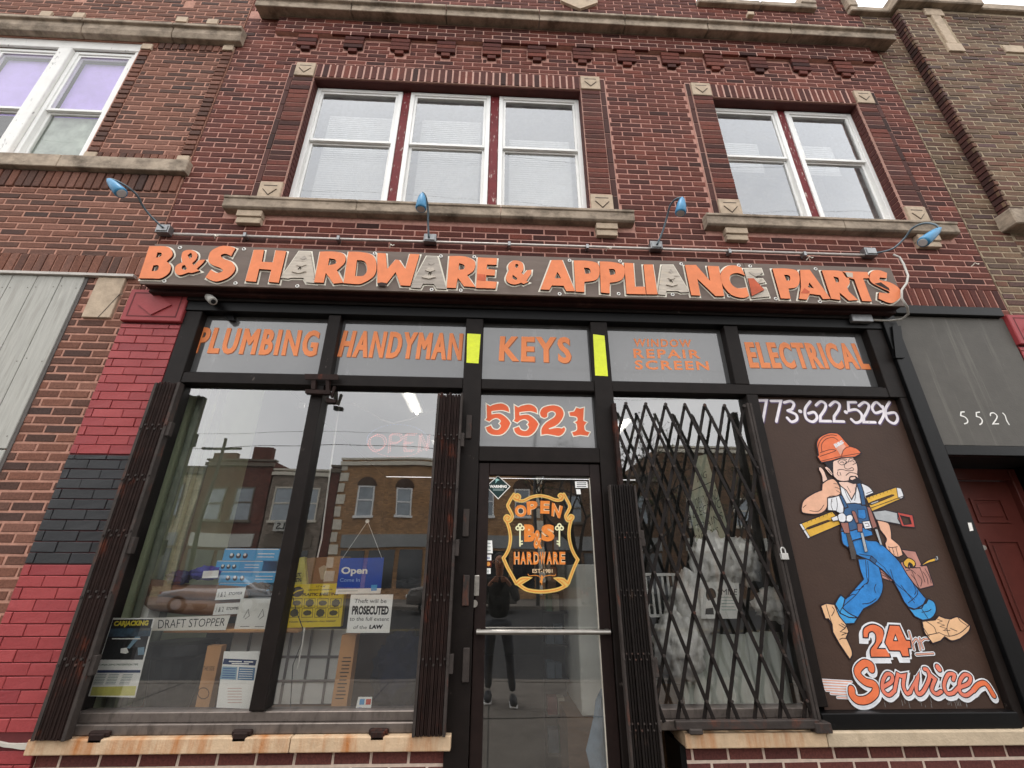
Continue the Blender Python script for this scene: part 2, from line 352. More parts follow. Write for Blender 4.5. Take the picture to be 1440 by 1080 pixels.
# ------------------------------------------------------------ bricks
UNIT = {}
def unit_brick(m, k):
    """a shared 1 x 1 brick whose sides are a few millimetres out of true"""
    if (m.name, k) in UNIT: return UNIT[(m.name, k)]
    r = random.Random(k*31+5); c = .016; cz = .05; j = lambda a: r.uniform(-a, a)
    o = [(-.5+j(.008), -.5+j(.02)), (.5+j(.008), -.5+j(.02)), (.5+j(.008), .5+j(.02)), (-.5+j(.008), .5+j(.02))]
    i = [(a-math.copysign(c, a), b-math.copysign(cz, b)) for a, b in o]
    v = [(a, .03, b) for a, b in o]+[(a, .0025, b) for a, b in o]+[(a, j(.0012), b) for a, b in i]
    f = [(8, 9, 10, 11)]
    for q in range(4):
        l = (q+1) % 4; f += [(q, l, 4+l, 4+q), (4+q, 4+l, 8+l, 8+q)]
    me = bpy.data.meshes.new('brick'); me.from_pydata(v, [], f); me.materials.append(m); me.update(); UNIT[(m.name, k)] = me; return me
def flush_bricks(bricks, parent, limit=300, name='brick'):
    """the largest in the picture become parts of their own, the rest one mesh"""
    def area(b):
        x0, x1, z0, z1, y = b[:5]; q = proj((x0+x1)/2, y, (z0+z1)/2)
        if q is None or not (-10 < q[0] < 1450 and -10 < q[1] < 1090): return 0
        a = proj(x0, y, z0); c = proj(x1, y, z1); d = proj(x0, y, z1)
        return abs((c[0]-a[0])*(d[1]-a[1])-(d[0]-a[0])*(c[1]-a[1])) if a and c and d else 0
    # hidden behind the sign board
    idx = sorted(range(len(bricks)), key=lambda i: -area(bricks[i]))
    solo = set(i for i in idx[:limit] if area(bricks[i]) > 60)
    rest = MB(); p0 = parent_world(parent)
    for i, b in enumerate(bricks):
        x0, x1, z0, z1, y, m = b[:6]
        if i in solo:
            o = bpy.data.objects.new(name, unit_brick(m, rnd.randrange(6))); COL.objects.link(o)
            o.scale = (x1-x0, 1, z1-z0); o.location = Vector(((x0+x1)/2, y, (z0+z1)/2))-p0; o.parent = parent
        else:
            j = lambda: rnd.uniform(-.0008, .0008)
            rest.brick(x0+j(), x1+j(), z0+j(), z1+j(), y, m=m)
    if rest.v: rest.build('brickwork', parent=parent, kind='stuff')
def cut(iv, a, b):
    out = []
    for x0, x1 in iv:
        if b <= x0 or a >= x1: out.append((x0, x1))
        else:
            if a-x0 > .02: out.append((x0, a))
            if x1-b > .02: out.append((b, x1))
    return out
def bond(out, x0, x1, z0, z1, holes, m, y=0.0, L=.2135, C=.0672, g=.0125, zoff=0.0, xoff=0.0, jit=.0016, common=0):
    """running bond between x0..x1 and z0..z1 leaving the holes (x0,x1,z0,z1) free"""
    k = 0; z = z0
    while z < z1-.02:
        zt = min(z+C-g, z1-.004); zm = (z+zt)/2; iv = [(x0, x1)]
        for h in holes:
            if h[2]-.012 < zm < h[3]+.012: iv = cut(iv, h[0]-g*.6, h[1]+g*.6)
        Lc = L; hd = False
        if common and k % common == common-1: Lc = L*.5; hd = True
        for a, b in iv:
            s = xoff+(L/2 if k % 2 else 0)+(Lc*.5 if hd else 0)
            x = s+math.floor((a-s)/Lc)*Lc
            while x < b:
                p, q = max(x, a), min(x+Lc-g, b)
                if q-p > .018: out.append((p, q, z, zt, y+rnd.uniform(-jit, jit), m))
                x += Lc
        z += C; k += 1
def row(out, x0, x1, z0, z1, m, y=0.0, n=None, step=.073, g=.015, vert=True):
    """soldier course (vert) or stack of bricks (not vert)"""
    if vert:
        n = n or max(1, round((x1-x0)/step)); s = (x1-x0)/n
        for i in range(n): out.append((x0+i*s+g/2, x0+(i+1)*s-g/2, z0, z1, y+rnd.uniform(-.002, .002), m))
    else:
        n = n or max(1, round((z1-z0)/step)); s = (z1-z0)/n
        for i in range(n): out.append((x0, x1, z0+i*s+g/2, z0+(i+1)*s-g/2, y+rnd.uniform(-.002, .002), m))
# ------------------------------------------------------------ ground, street
def struct(n, mb, m, **k): return mb.build(n, m, kind='structure', **k)
struct('sidewalk', MB().box(-30, 30, -4.6, -.02, -.2, 0.0), M_concrete)
mb = MB()
for x in [i*1.5-15 for i in range(21)]: mb.box(x, x+.012, -4.6, -.03, .0005, .004)
for y in (-1.4, -2.9): mb.box(-30, 30, y, y+.012, .0045, .008)
struct('sidewalk_joint_lines', mb, mat('joint_dirt', '#2c2926', var=0, bump=0))
struct('kerb', MB().box(-30, 30, -4.78, -4.6, -.2, 0.01), M_concrete, bevel=.02)
struct('road', MB().box(-60, 60, -19.5, -4.78, -.3, -.14), M_asphalt)
struct('road_marking_lines', MB().box(-60, 60, -12.1, -12.0, -.139, -.134).box(-60, 60, -12.35, -12.25, -.139, -.134), mat('yellow_road_paint', '#6e6140', bump=.1))
struct('far_sidewalk', MB().box(-60, 60, -25.4, -19.5, -.3, 0.0), M_concrete)
struct('ground', MB().box(-150, 150, -150, -19.6, -.9, -.31), M_asphalt)
struct('ground_behind', MB().box(-150, 150, -19.6, 150, -.9, -.33), M_asphalt)
# ------------------------------------------------------------ main building
B0 = thing('brick_building', (0, 0, 0), 'dark red brick two storey shop building with stone cornice and shopfront', 'building')
XL, XR = -2.93, 4.56
WL = (-2.005, .866, 4.70, 6.39); WR = (2.335, 3.985, 4.70, 6.37)
wall = MB()
def rc(a, b, c, d): return [(a, c), (b, c), (b, d), (a, d)]
wall.prism([(XL, 3.55), (XR, 3.55), (XR, 8.12), (4.42, 8.12), (4.42, 8.60), (3.98, 8.60), (3.98, 8.12), (2.46, 8.12), (2.46, 8.60), (XL, 8.60)], .0045, .14, holes=[rc(*WL), rc(*WR)])
# reveals of the two openings
wall_o = wall.build('wall', M_mortar, B0)
br = []
holes = [(-2.285, 1.15, 4.60, 6.615), (2.05, 4.26, 4.60, 6.595), (-2.47, 1.27, 4.48, 4.63), (1.95, 4.38, 4.48, 4.63),
         (-2.33, -2.10, 4.36, 4.5), (.89, 1.10, 4.36, 4.5), (2.10, 2.32, 4.36, 4.5), (3.95, 4.18, 4.36, 4.5), (XL-.1, XR+.1, 3.70, 3.925),
         (XL-.1, XR+.1, 7.385, 7.55), (-2.56, 4.43, 7.10, 7.385), (2.46, 3.98, 8.13, 8.7), (4.42, 4.7, 8.13, 8.7)]
corb = [-2.18+.5155*i for i in range(13)]
for c in corb: holes.append((c-.11, c+.11, 6.90, 7.10)); holes.append((c-.05, c+.05, 6.84, 6.90))
holes.append((.715, 1.165, 8.03, 8.5))
bond(br, XL, XR, 3.58, 8.58, holes, M_brick, common=0)
row(br, XL, XR, 3.71, 3.915, M_brick, y=-.002, step=.073)
# projecting band and its corbels
bond(br, -2.55, 4.42, 7.107, 7.37, [], M_brick, y=-.045)
for c in corb:
    for z in (6.905, 6.972, 7.039): br.append((c-.105, c+.105, z, z+.059, -.035, M_brick))
    br.append((c-.048, c+.048, 6.843, 6.899, -.03, M_brick))
# window surrounds: stacked headers, outer upright stretchers, soldier heads
for (a, b) in ((-2.215, -2.012), (.873, 1.075), (2.118, 2.328), (3.992, 4.188)):
    row(br, a, b, 4.885, 6.385, M_brick, y=-.022, n=22, vert=False, g=.009)
for (a, b) in ((-2.275, -2.225), (1.085, 1.14), (2.06, 2.108), (4.198, 4.25)):
    row(br, a, b, 4.66, 6.60, M_brickD, y=-.012, n=9, vert=False, g=.008)
row(br, -2.005, .866, 6.405, 6.605, M_brick, y=-.022, step=.073, g=.020)
row(br, 2.335, 3.985, 6.385, 6.585, M_brick, y=-.022, step=.073, g=.020)
# backing of proud pieces, jambs and soffits of the openings
rv = MB(); rvm = MB()
for (a, b, c, d) in (WL, WR):
    for k in range(25):
        z = c+.0672*k
        if z > d-.03: break
        rv.box(a-.02, a+.007, .0045, .0835, z, z+.055); rv.box(b-.007, b+.02, .0045, .0835, z, z+.055)
    rv.box(a, b, .0, .13, d-.004, d+.01)
for (a, b) in ((-2.28, -2.007), (.868, 1.145), (2.055, 2.333), (3.987, 4.255)): rvm.box(a, b, -.0165 if b-a > .1 and False else -.0065, .004, 4.66, 6.61)
rvm.box(-2.0, .86, -.0165, .004, 6.40, 6.61); rvm.box(2.34, 3.98, -.0165, .004, 6.38, 6.59)
for (a, b) in ((-2.215, -2.01), (.87, 1.077), (2.116, 2.33), (3.99, 4.19)): rvm.box(a, b, -.0165, -.0066, 4.88, 6.38)
rvm.box(-2.55, 4.42, -.04, .004, 7.107, 7.384); rvm.build('mortar_backing', mat('mortar_light', '#bd978a', rough=.95, var=.2, scale=25, bump=.4), B0, kind='stuff')
rv.build('reveal', mat('reveal_red', '#4c2622', var=.2), B0, kind='stuff')
# limestone trim
st_ = MB()
prof = [(.0, 7.39), (-.05, 7.388), (-.15, 7.368), (-.15, 7.462), (-.185, 7.474), (-.185, 7.51), (0, 7.56)]
def cornice(mb, xs, prof, g=.004):
    for a, b in zip(xs[:-1], xs[1:]):
        n = len(prof); vs = [(a+g, y, z) for y, z in prof]+[(b-g, y, z) for y, z in prof]
        mb.add(vs, [(i, (i+1) % n, n+(i+1) % n, n+i) for i in range(n)]+[tuple(reversed(range(n))), tuple(n+i for i in range(n))])
for i, (a, b) in enumerate(zip([-2.79, -1.72, -.65, .42, 1.42, 2.4, 3.4], [-1.72, -.65, .42, 1.42, 2.4, 3.4, 4.68])):
    m_ = MB(); cornice(m_, [a, b], prof); m_.build('cornice_stone', M_stone, B0, bevel=.006)
for (a, b) in ((2.44, 3.25), (3.25, 3.98), (4.42, 4.93)):
    MB().box(a+.003, b-.003, -.06, .28, 8.12, 8.205).build('coping_stone', M_stone, B0, bevel=.01)
MB().box(3.78, 3.985, -.07, .28, 8.206, 8.36).build('coping_stone', M_stone, B0, bevel=.01)
MB().box(4.41, 4.53, -.07, .28, 8.206, 8.5).build('coping_stone', M_stone, B0, bevel=.01)
MB().prism([(.94, 7.88), (1.17, 8.03), (1.17, 8.5), (.71, 8.5), (.71, 8.03)], -.03, .02).build('diamond_stone', M_stoneB, B0, bevel=.006)
for a, b in ((-2.95, -1.2), (-1.2, .6), (.6, 2.48), (3.96, 4.44)): MB().box(a+.003, b-.003, -.06, .28, 8.602, 8.69).build('coping_stone', M_stone, B0, bevel=.01)
MB().box(3.02, 3.10, -.075, -.02, 7.87, 7.93).build('stone_block', M_stoneB, B0, bevel=.006)
def sill(xs, y0=-.08):
    for a, b in zip(xs[:-1], xs[1:]):
        m_ = MB(); pf = [(.1, 4.50), (y0+.02, 4.50), (y0, 4.515), (y0, 4.60), (y0-.012, 4.603), (y0-.012, 4.63), (.1, 4.655)]
        cornice(m_, [a, b], pf, .002); m_.build('sill_stone', M_stone, B0, bevel=.004)
sill([-2.455, -1.28, .02, 1.255]); sill([1.93, 3.25, 4.37])
for (a, b) in ((-2.325, -2.105), (.895, 1.095), (2.105, 2.315), (3.955, 4.175)):
    MB().box(a, b, -.055, .02, 4.43, 4.497).box(a+.004, b-.004, -.04, .02, 4.365, 4.4295).build('corbel_stone', M_stoneB, B0, bevel=.004)
def carved(a, b, c, d):
    m_ = MB(); m_.box(a, b, -.03, .02, c, d); o = m_.build('corner_stone', M_stoneB, B0, bevel=.004)
    r_ = MB(); cx, cz, s = (a+b)/2, (c+d)/2-.005, (b-a)*.3
    dk = mat('carved_shadow', '#3e342b', var=.2, bump=0)
    r_.ribbon([(cx-s, cz+s*.95), (cx+s, cz+s*.95)], .011, -.0306, dk, cap=False)
    r_.prism([(cx-s, cz+s*.3), (cx, cz-s*.85), (cx+s, cz+s*.3), (cx+s*.8, cz+s*.55), (cx-s*.8, cz+s*.55)], -.036, -.0302, M_stoneB)
    r_.ribbon([(cx-s*1.05, cz+s*.28), (cx, cz-s*.95), (cx+s*1.05, cz+s*.28)], .009, -.0308, dk, cap=False)
    r_.build('carved_shield', None, o)
for a, b in ((-2.215, -2.012), (.873, 1.085)): carved(a, b, 6.40, 6.61); carved(a, b, 4.665, 4.87)
for a, b in ((2.115, 2.33), (3.99, 4.19)): carved(a, b, 6.385, 6.59); carved(a, b, 4.665, 4.87)
# painted pilasters of the shopfront
def painted(x0, x1, segs):
    m_ = MB(); m_.box(x0, x1, -.012, .14, 0, 3.36); m_.build('pilaster', mat('pilaster_joint', '#5c2426', var=.2), B0)
    for z0, z1, mt in segs: bond(brp, x0+.001, x1-.001, z0, z1, [], mt, y=-.02, L=.2135, C=.0672, g=.0045, xoff=x0+.05)
brp = []
painted(-2.955, -2.50, ((0.02, .62, M_red), (.70, 1.57, M_red), (1.575, 2.28, M_black), (2.285, 3.33, M_red)))
painted(4.465, 4.90, ((0.02, 1.56, M_red), (1.575, 2.28, M_black), (2.285, 3.33, M_red)))
for x0, x1 in ((-2.955, -2.50), (4.465, 4.90)):
    MB().box(x0-.004, x1+.004, -.045, .1, 3.345, 3.635).build('pilaster_cap', M_redflat, B0, bevel=.006)
    cx = (x0+x1)/2
    c_ = MB(); c_.ribbon([(x0+.04, 3.60), (x0+.04, 3.385), (x1-.04, 3.385), (x1-.04, 3.60)], .012, -.0455, mat('red_shadow_line', '#5e2023', var=.1, bump=0), closed=True)
    c_.prism([(cx-.13, 3.49), (cx, 3.395), (cx+.13, 3.49), (cx, 3.59)], -.056, -.0452, M_redflat)
    c_.build('cap_relief', None, B0)
MB().prism([(-2.99+.047*k, .635+rnd.uniform(-.012, .012)) for k in range(11)]+[(-2.52-.047*k, .66+rnd.uniform(-.012, .012)) for k in range(11)], -.032, .05).build('caulk', mat('caulk_white', '#bdb8ad', var=.2, bump=.6, bscale=20), B0, bevel=.01)
# low wall under the windows
MB().box(-2.50, -.20, .005, .25, 0, .612).build('base_wall', M_mortarB, B0); MB().box(1.16, 3.36, .005, .25, 0, .612).build('base_wall', M_mortarB, B0)
bond(brp, -2.495, -.205, -.03, .60, [], M_brickB, y=.0, L=.2135, C=.0705, g=.0165, xoff=-2.36)
bond(brp, 1.165, 3.355, -.03, .60, [], M_brickB, y=.0, L=.2135, C=.0705, g=.0165, xoff=1.21)
MB().box(1.13, 1.163, .0, .25, 0, .609).build('wall_edge', M_frameD, B0); MB().box(-.203, -.19, .0, .25, 0, .609).build('wall_edge', M_frameD, B0)
flush_bricks(brp, B0, 150, 'brick')
flush_bricks(br, B0, 150, 'brick')
for a, b, m_ in ((-2.515, -1.10, M_sillrust), (-1.10, -.205, M_sillrust), (1.14, 1.985, M_sillrust), (1.985, 3.37, M_sillpale)):
    MB().box(a+.002, b-.002, -.075, .12, .61, .682).build('sill_stone', m_, B0, bevel=.006, segs=2)
# ------------------------------------------------------------ upper windows
def sash_window(x0, x1, z0, z1, y, mullions, widths, bar=.5, fm=M_vinyl, interior=None, par=None, gl=M_glassU, fw=.045, open_=0):
    """one white double hung window: frame, two sashes, panes"""
    f = MB()
    f.box(x0, x0+fw, y, y+.07, z0, z1); f.box(x1-fw, x1, y, y+.07, z0, z1); f.box(x0+fw, x1-fw, y, y+.07, z1-fw, z1); f.box(x0+fw, x1-fw, y, y+.07, z0, z0+fw*.7)
    wf = f.build('window', fm, par, bevel=.003)
    zm = z0+(z1-z0)*bar; a, b = x0+fw+.001, x1-fw-.001; s = .026
    u = MB(); u.box(a, a+s, y+.012, y+.04, zm, z1-fw-.001); u.box(b-s, b, y+.012, y+.04, zm, z1-fw-.001); u.box(a+s, b-s, y+.012, y+.04, z1-fw-s, z1-fw-.001); u.box(a+s, b-s, y+.012, y+.04, zm, zm+.03)
    u.build('upper_sash', fm, wf, bevel=.002)
    l = MB(); l.box(a, a+s, y+.042, y+.068, z0+fw*.7, zm+.015); l.box(b-s, b, y+.042, y+.068, z0+fw*.7, zm+.015); l.box(a+s, b-s, y+.042, y+.068, zm-.02, zm+.015); l.box(a+s, b-s, y+.042, y+.068, z0+fw*.7, z0+fw*.7+s)
    l.build('lower_sash', M_alu if False else fm, wf, bevel=.002)
    MB().box(a+s, b-s, y+.022, y+.027, zm+.03, z1-fw-s).build('pane', gl, wf)
    MB().box(a+s, b-s, y+.052, y+.057, z0+fw*.7+s, zm-.02).build('pane', gl, wf)
    return wf
def blind(par, x0, x1, z0, z1, y, m, n=None, step=.05):
    b = MB(); z = z1
    while z > z0+.01: b.add([(x0, y+.0015, z), (x1, y+.0015, z), (x1, y-.0015, max(z-step, z0)), (x0, y-.004, max(z-step, z0))], [(0, 3, 2, 1)], m); z -= step
    b.build('blind', m, par)
YW = .085
xs = [-1.995, -1.075, -.985, -.115, -.02, .86]
for i in range(3):
    wv = sash_window(xs[2*i], xs[2*i+1], 4.735, 6.375, YW, 0, 0, bar=.52, par=B0)
    blind(wv, xs[2*i]+.12, xs[2*i+1]-.10, 4.78, 6.15-.25*(i == 2), .24, M_blind, step=.03)
for a, b in ((-1.073, -.987), (-.113, -.022), (.8605, .8655), (-2.004, -1.9955)):
    MB().box(a, b, YW+.012, YW+.08, 4.70, 6.385).build('mullion', M_redwood, B0, bevel=.003)
xr = [2.345, 3.115, 3.205, 3.975]
for i in range(2):
    wv = sash_window(xr[2*i], xr[2*i+1], 4.735, 6.35, YW, 0, 0, bar=.54, par=B0)
    blind(wv, xr[2*i]+.08, xr[2*i+1]-.22, 5.55, 6.0, .24, M_blind, step=.03); 
MB().box(3.117, 3.203, YW+.012, YW+.08, 4.70, 6.365).build('mullion', M_redwood, B0, bevel=.003)
struct('upper_room', MB().box(-2.9, 4.5, 1.2, 1.25, 4.0, 7.5).box(-2.9, 4.5, .15, 1.2, 6.6, 6.65).box(-2.9, 4.5, .15, 1.2, 4.1, 4.15).box(-2.92, -2.9, .15, 1.2, 4.15, 6.6).box(4.5, 4.52, .15, 1.2, 4.15, 6.6), mat('upper_room_wall', '#9a9ca0', var=.1, bump=0))
# ------------------------------------------------------------ left building
BL = thing('orange_brick_building', (-4.5, 0, 0), 'orange brown brick building with white paired windows left of the shop', 'building')
wl = MB(); WLL = (-5.6, -3.95, 5.10, 6.86)
wl.prism(rc(-8, -2.945, 0, 9.6), .0045, .14, holes=[rc(-5.6, -3.93, 5.13, 6.86), rc(-7.9, -3.42, .6, 3.74)])
wl.build('wall', M_mortarL, BL)
bl = []
hl = [(-8, -3.92, 5.0, 6.9), (-8, -2.93, 6.86, 7.10), (-8, -2.93, 4.92, 5.09), (-8, -2.93, 3.79, 3.99), (-8, -3.385, .5, 3.78), (-3.29, -3.06, 3.37, 3.78),
      (-3.91, -2.945, 5.09, 6.86), (-8, -2.93, 4.72, 4.92), (-3.70, -3.60, 7.55, 7.65), (-4.9, -4.8, 7.55, 7.65)]
bond(bl, -8, -2.95, .02, 9.6, hl, M_brickL, L=.2135, C=.0672, g=.0165)
row(bl, -8, -2.95, 3.795, 3.985, M_brickL, y=-.004, step=.075)
row(bl, -8, -2.95, 4.725, 4.915, M_brickL, y=-.012, step=.075)
# panel beside the window with a border of headers
row(bl, -3.90, -2.95, 6.765, 6.855, M_brickL, y=-.008, step=.075); row(bl, -3.90, -2.95, 5.10, 5.185, M_brickL, y=-.008, step=.075)
row(bl, -3.91, -3.81, 5.19, 6.76, M_brickL, y=-.008, vert=False, step=.0672); row(bl, -3.05, -2.95, 5.19, 6.76, M_brickL, y=-.008, vert=False, step=.0672)
bond(bl, -3.80, -3.06, 5.19, 6.76, [], M_brickL, y=.0, g=.0165)
flush_bricks(bl, BL, 300)
for a, b in ((-8, -6.4), (-6.4, -4.55), (-4.55, -3.6), (-3.6, -2.86)):
    m_ = MB(); cornice(m_, [a, b], [(.0, 6.86), (-.06, 6.87), (-.08, 6.93), (-.08, 7.0), (-.11, 7.01), (-.11, 7.05), (0, 7.08)]); m_.build('cornice_stone', M_stone, BL, bevel=.005)
for a, b in ((-8, -5.9), (-5.9, -4.05), (-4.05, -2.90)):
    MB().box(a+.002, b-.002, -.06, .12, 4.925, 5.075).build('sill_stone', M_stone, BL, bevel=.006)
for (a, c) in ((-3.90, 5.08), (-3.05, 5.08), (-3.90, 6.72), (-3.05, 6.77)): MB().box(a-.01, a+.10, -.02, .008, c+.005, c+.09).build('corner_stone', M_stoneB, BL, bevel=.003)
for px, py in ((65, 20), (111, 22), (256, 28), (299, 31)):
    x, z = at(px, py, -.01); MB().box(x-.06, x+.06, -.02, .008, z-.045, z+.045).build('corner_stone', M_stoneB, BL, bevel=.003)
MB().box(-8, -3.0, -.035, .0, 3.765, 3.788).build('flashing', mat('white_flashing', '#b9b3ac', var=.2), BL)
o = MB().box(-3.285, -3.065, -.018, .05, 3.38, 3.762).build('stone_panel', M_stoneB, BL, bevel=.004)
cr_ = MB(); dk = mat('carved_shadow', '#3e342b')
cr_.ribbon([at(137, 447, -.019), at(168, 414, -.019)], .008, -.0188, dk, cap=False); cr_.ribbon([at(168, 414, -.019), at(174, 413, -.019)], .007, -.0188, dk, cap=False)
cr_.build('carved_line', None, o)
# boarded opening: vertical grooved boards, each one a plank
bx = [-3.395, -3.575, -3.77, -3.965, -4.16, -4.36, -4.56, -4.76, -4.96, -5.16, -5.36, -5.56, -5.76, -5.96]
M_board = mat('weathered_white_board', '#a8a7a0', rough=.7, var=.1, scale=6, bump=.35, bscale=30, stretch=(6, 1, .6), streak=(3, .5, .8, '#7f7c74', (8, 1, .5)), wear=(2, .55, .8, '#c2c0b8', (5, 1, .6)))
for z0, z1 in ((2.315, 3.762), (.55, 2.305)):
    for a, b in zip(bx[1:], bx[:-1]):
        MB().box(a+.003, b-.003, -.012, .06, z0, z1).build('plank', M_board, BL, bevel=.003)
scr = MB()
for a, b in zip(bx[1:], bx[:-1]):
    for z in (.7, 1.4, 2.2, 2.42, 3.0, 3.65):
        for x in (a+.03, b-.03): scr.disc(x, z+rnd.uniform(-.02, .02), .005, -.0135, mat('screw_dark', '#5a554f', var=.2, bump=0), n=6)
scr.build('screw', None, BL, kind='stuff')
MB().box(-3.395, -3.372, -.005, .05, .55, 3.764).build('frame_edge', mat('dull_trim', '#57524f', var=.2), BL)
# white paired window of the left building
f_ = MB(); f_.box(-5.6, -3.925, .02, .05, 6.735, 6.86); f_.box(-4.78, -4.64, .012, .09, 5.12, 6.73); f_.box(-3.99, -3.93, .025, .09, 5.12, 6.73)
f_.build('window_casing', M_white, BL, bevel=.006)
for a, b in ((-4.635, -3.995), (-5.45, -4.785)):
    wv = sash_window(a, b, 5.125, 6.73, .05, 0, 0, bar=.43, fm=M_vinyl, par=BL, fw=.04, gl=M_glassL)
    MB().box(a+.06, b-.06, .135, .14, 5.80, 6.66).build('curtain', M_curtain, wv)
MB().box(-4.60, -4.0, .13, .14, 5.18, 5.80).build('curtain', mat('pale_green_curtain', '#9aa59c', var=.45, scale=6, bump=0), BL)
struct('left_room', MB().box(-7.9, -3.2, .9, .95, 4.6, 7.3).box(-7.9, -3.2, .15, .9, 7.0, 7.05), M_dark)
# ------------------------------------------------------------ right building
BR = thing('brown_brick_building', (6.5, 0, 0), 'weathered brown brick building with stone capped buttress right of the shop', 'building')
MB().prism(rc(4.575, 10.5, 0, 8.12), .0045, .2, holes=[rc(5.81, 6.88, 5.66, 6.39)]).prism(rc(4.99, 10.5, 4.75, 8.12), -.0955, .004, holes=[rc(5.81, 6.88, 5.66, 6.39)]).build('wall', M_mortarR, BR)
bz = []
bond(bz, 4.58, 4.985, 2.22, 8.1, [], M_brickR, jit=.003, g=.016)
bond(bz, 4.985, 10.4, .02, 4.58, [], M_brickR, jit=.003, g=.016)
bond(bz, 4.955, 10.4, 4.79, 8.1, [(5.32, 5.53, 7.27, 8.2), (5.805, 6.885, 5.65, 6.40), (6.05, 6.3, 7.3, 7.45)], M_brickR, y=-.1, jit=.003, g=.016)
flush_bricks(bz, BR, 300)
sf = MB()
z = 4.79
while z < 8.08: sf.brick(0, .1, z, z+.056, 0, d=.01); z += .0672
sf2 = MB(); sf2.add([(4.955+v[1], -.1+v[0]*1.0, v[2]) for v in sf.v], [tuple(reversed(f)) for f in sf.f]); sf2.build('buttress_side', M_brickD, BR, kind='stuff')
MB().box(4.90, 5.42, -.14, .1, 4.60, 4.785).build('buttress_stone', M_stone, BR, bevel=.01)
MB().box(4.93, 6.05, -.19, .3, 8.13, 8.24).build('coping_stone', M_stone, BR, bevel=.012)
MB().box(4.98, 5.62, -.2, .3, 8.245, 8.40).build('coping_stone', M_stone, BR, bevel=.02)
MB().box(6.05, 10.5, -.15, .3, 8.12, 8.24).build('coping_stone', M_stone, BR, bevel=.012)
MB().box(5.36, 5.48, -.115, -.02, 7.42, 8.12).box(5.32, 5.52, -.118, -.02, 7.27, 7.418).box(5.30, 5.54, -.118, -.02, 7.98, 8.122).build('stone_strip', M_stoneB, BR, bevel=.005)
MB().box(6.05, 6.3, -.115, -.02, 7.31, 7.44).build('stone_block', M_stoneB, BR, bevel=.005)
sash_window(5.83, 6.86, 5.68, 6.37, -.05, 0, 0, par=BR, fm=M_white)
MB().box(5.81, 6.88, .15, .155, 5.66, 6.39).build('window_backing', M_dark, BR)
MB().box(5.76, 6.93, -.13, -.02, 5.56, 5.655).build('sill_stone', M_stone, BR, bevel=.006)
# ------------------------------------------------------------ the big sign
YS = -.18
sx0 = at(211, 360, YS)[0]; sx1 = at(1264, 405, YS)[0]
szt = (at(213, 341, YS)[1]+at(1252, 378, YS)[1])/2; szb = (at(209, 399, YS)[1]+at(1275, 431, YS)[1])/2
SG = thing('shop_sign', ((sx0+sx1)/2, YS, szb), 'long brown board with raised orange letters B&S HARDWARE & APPLIANCE PARTS above the shopfront', 'sign')
M_sboard = mat('sign_board_brown', '#6e6159', rough=.7, var=.14, scale=5, bump=.35, bscale=40, stretch=(.5, 1, 3), wear=(20, .64, .74, '#7d7672', (.7, 1, 2)))
M_sside = mat('sign_underside', '#2e1513', rough=.8, var=.35, scale=8, bump=.4, wear=(5, .55, .8, '#54382f', (1, 1, 1)))
xsm = at(1053, 400, YS)[0]
for a, b in ((sx0, xsm-.002), (xsm+.002, sx1)):
    MB().box(a, b, YS, YS+.02, szb, szt).build('board', M_sboard, SG, bevel=.003)
MB().box(sx0+.01, sx1-.01, YS+.021, -.03, szb+.012, szt-.01).box(sx0+.02, sx1-.02, -.10, -.025, szb-.02, szb+.0115).build('sign_box', M_sside, SG, bevel=.004)
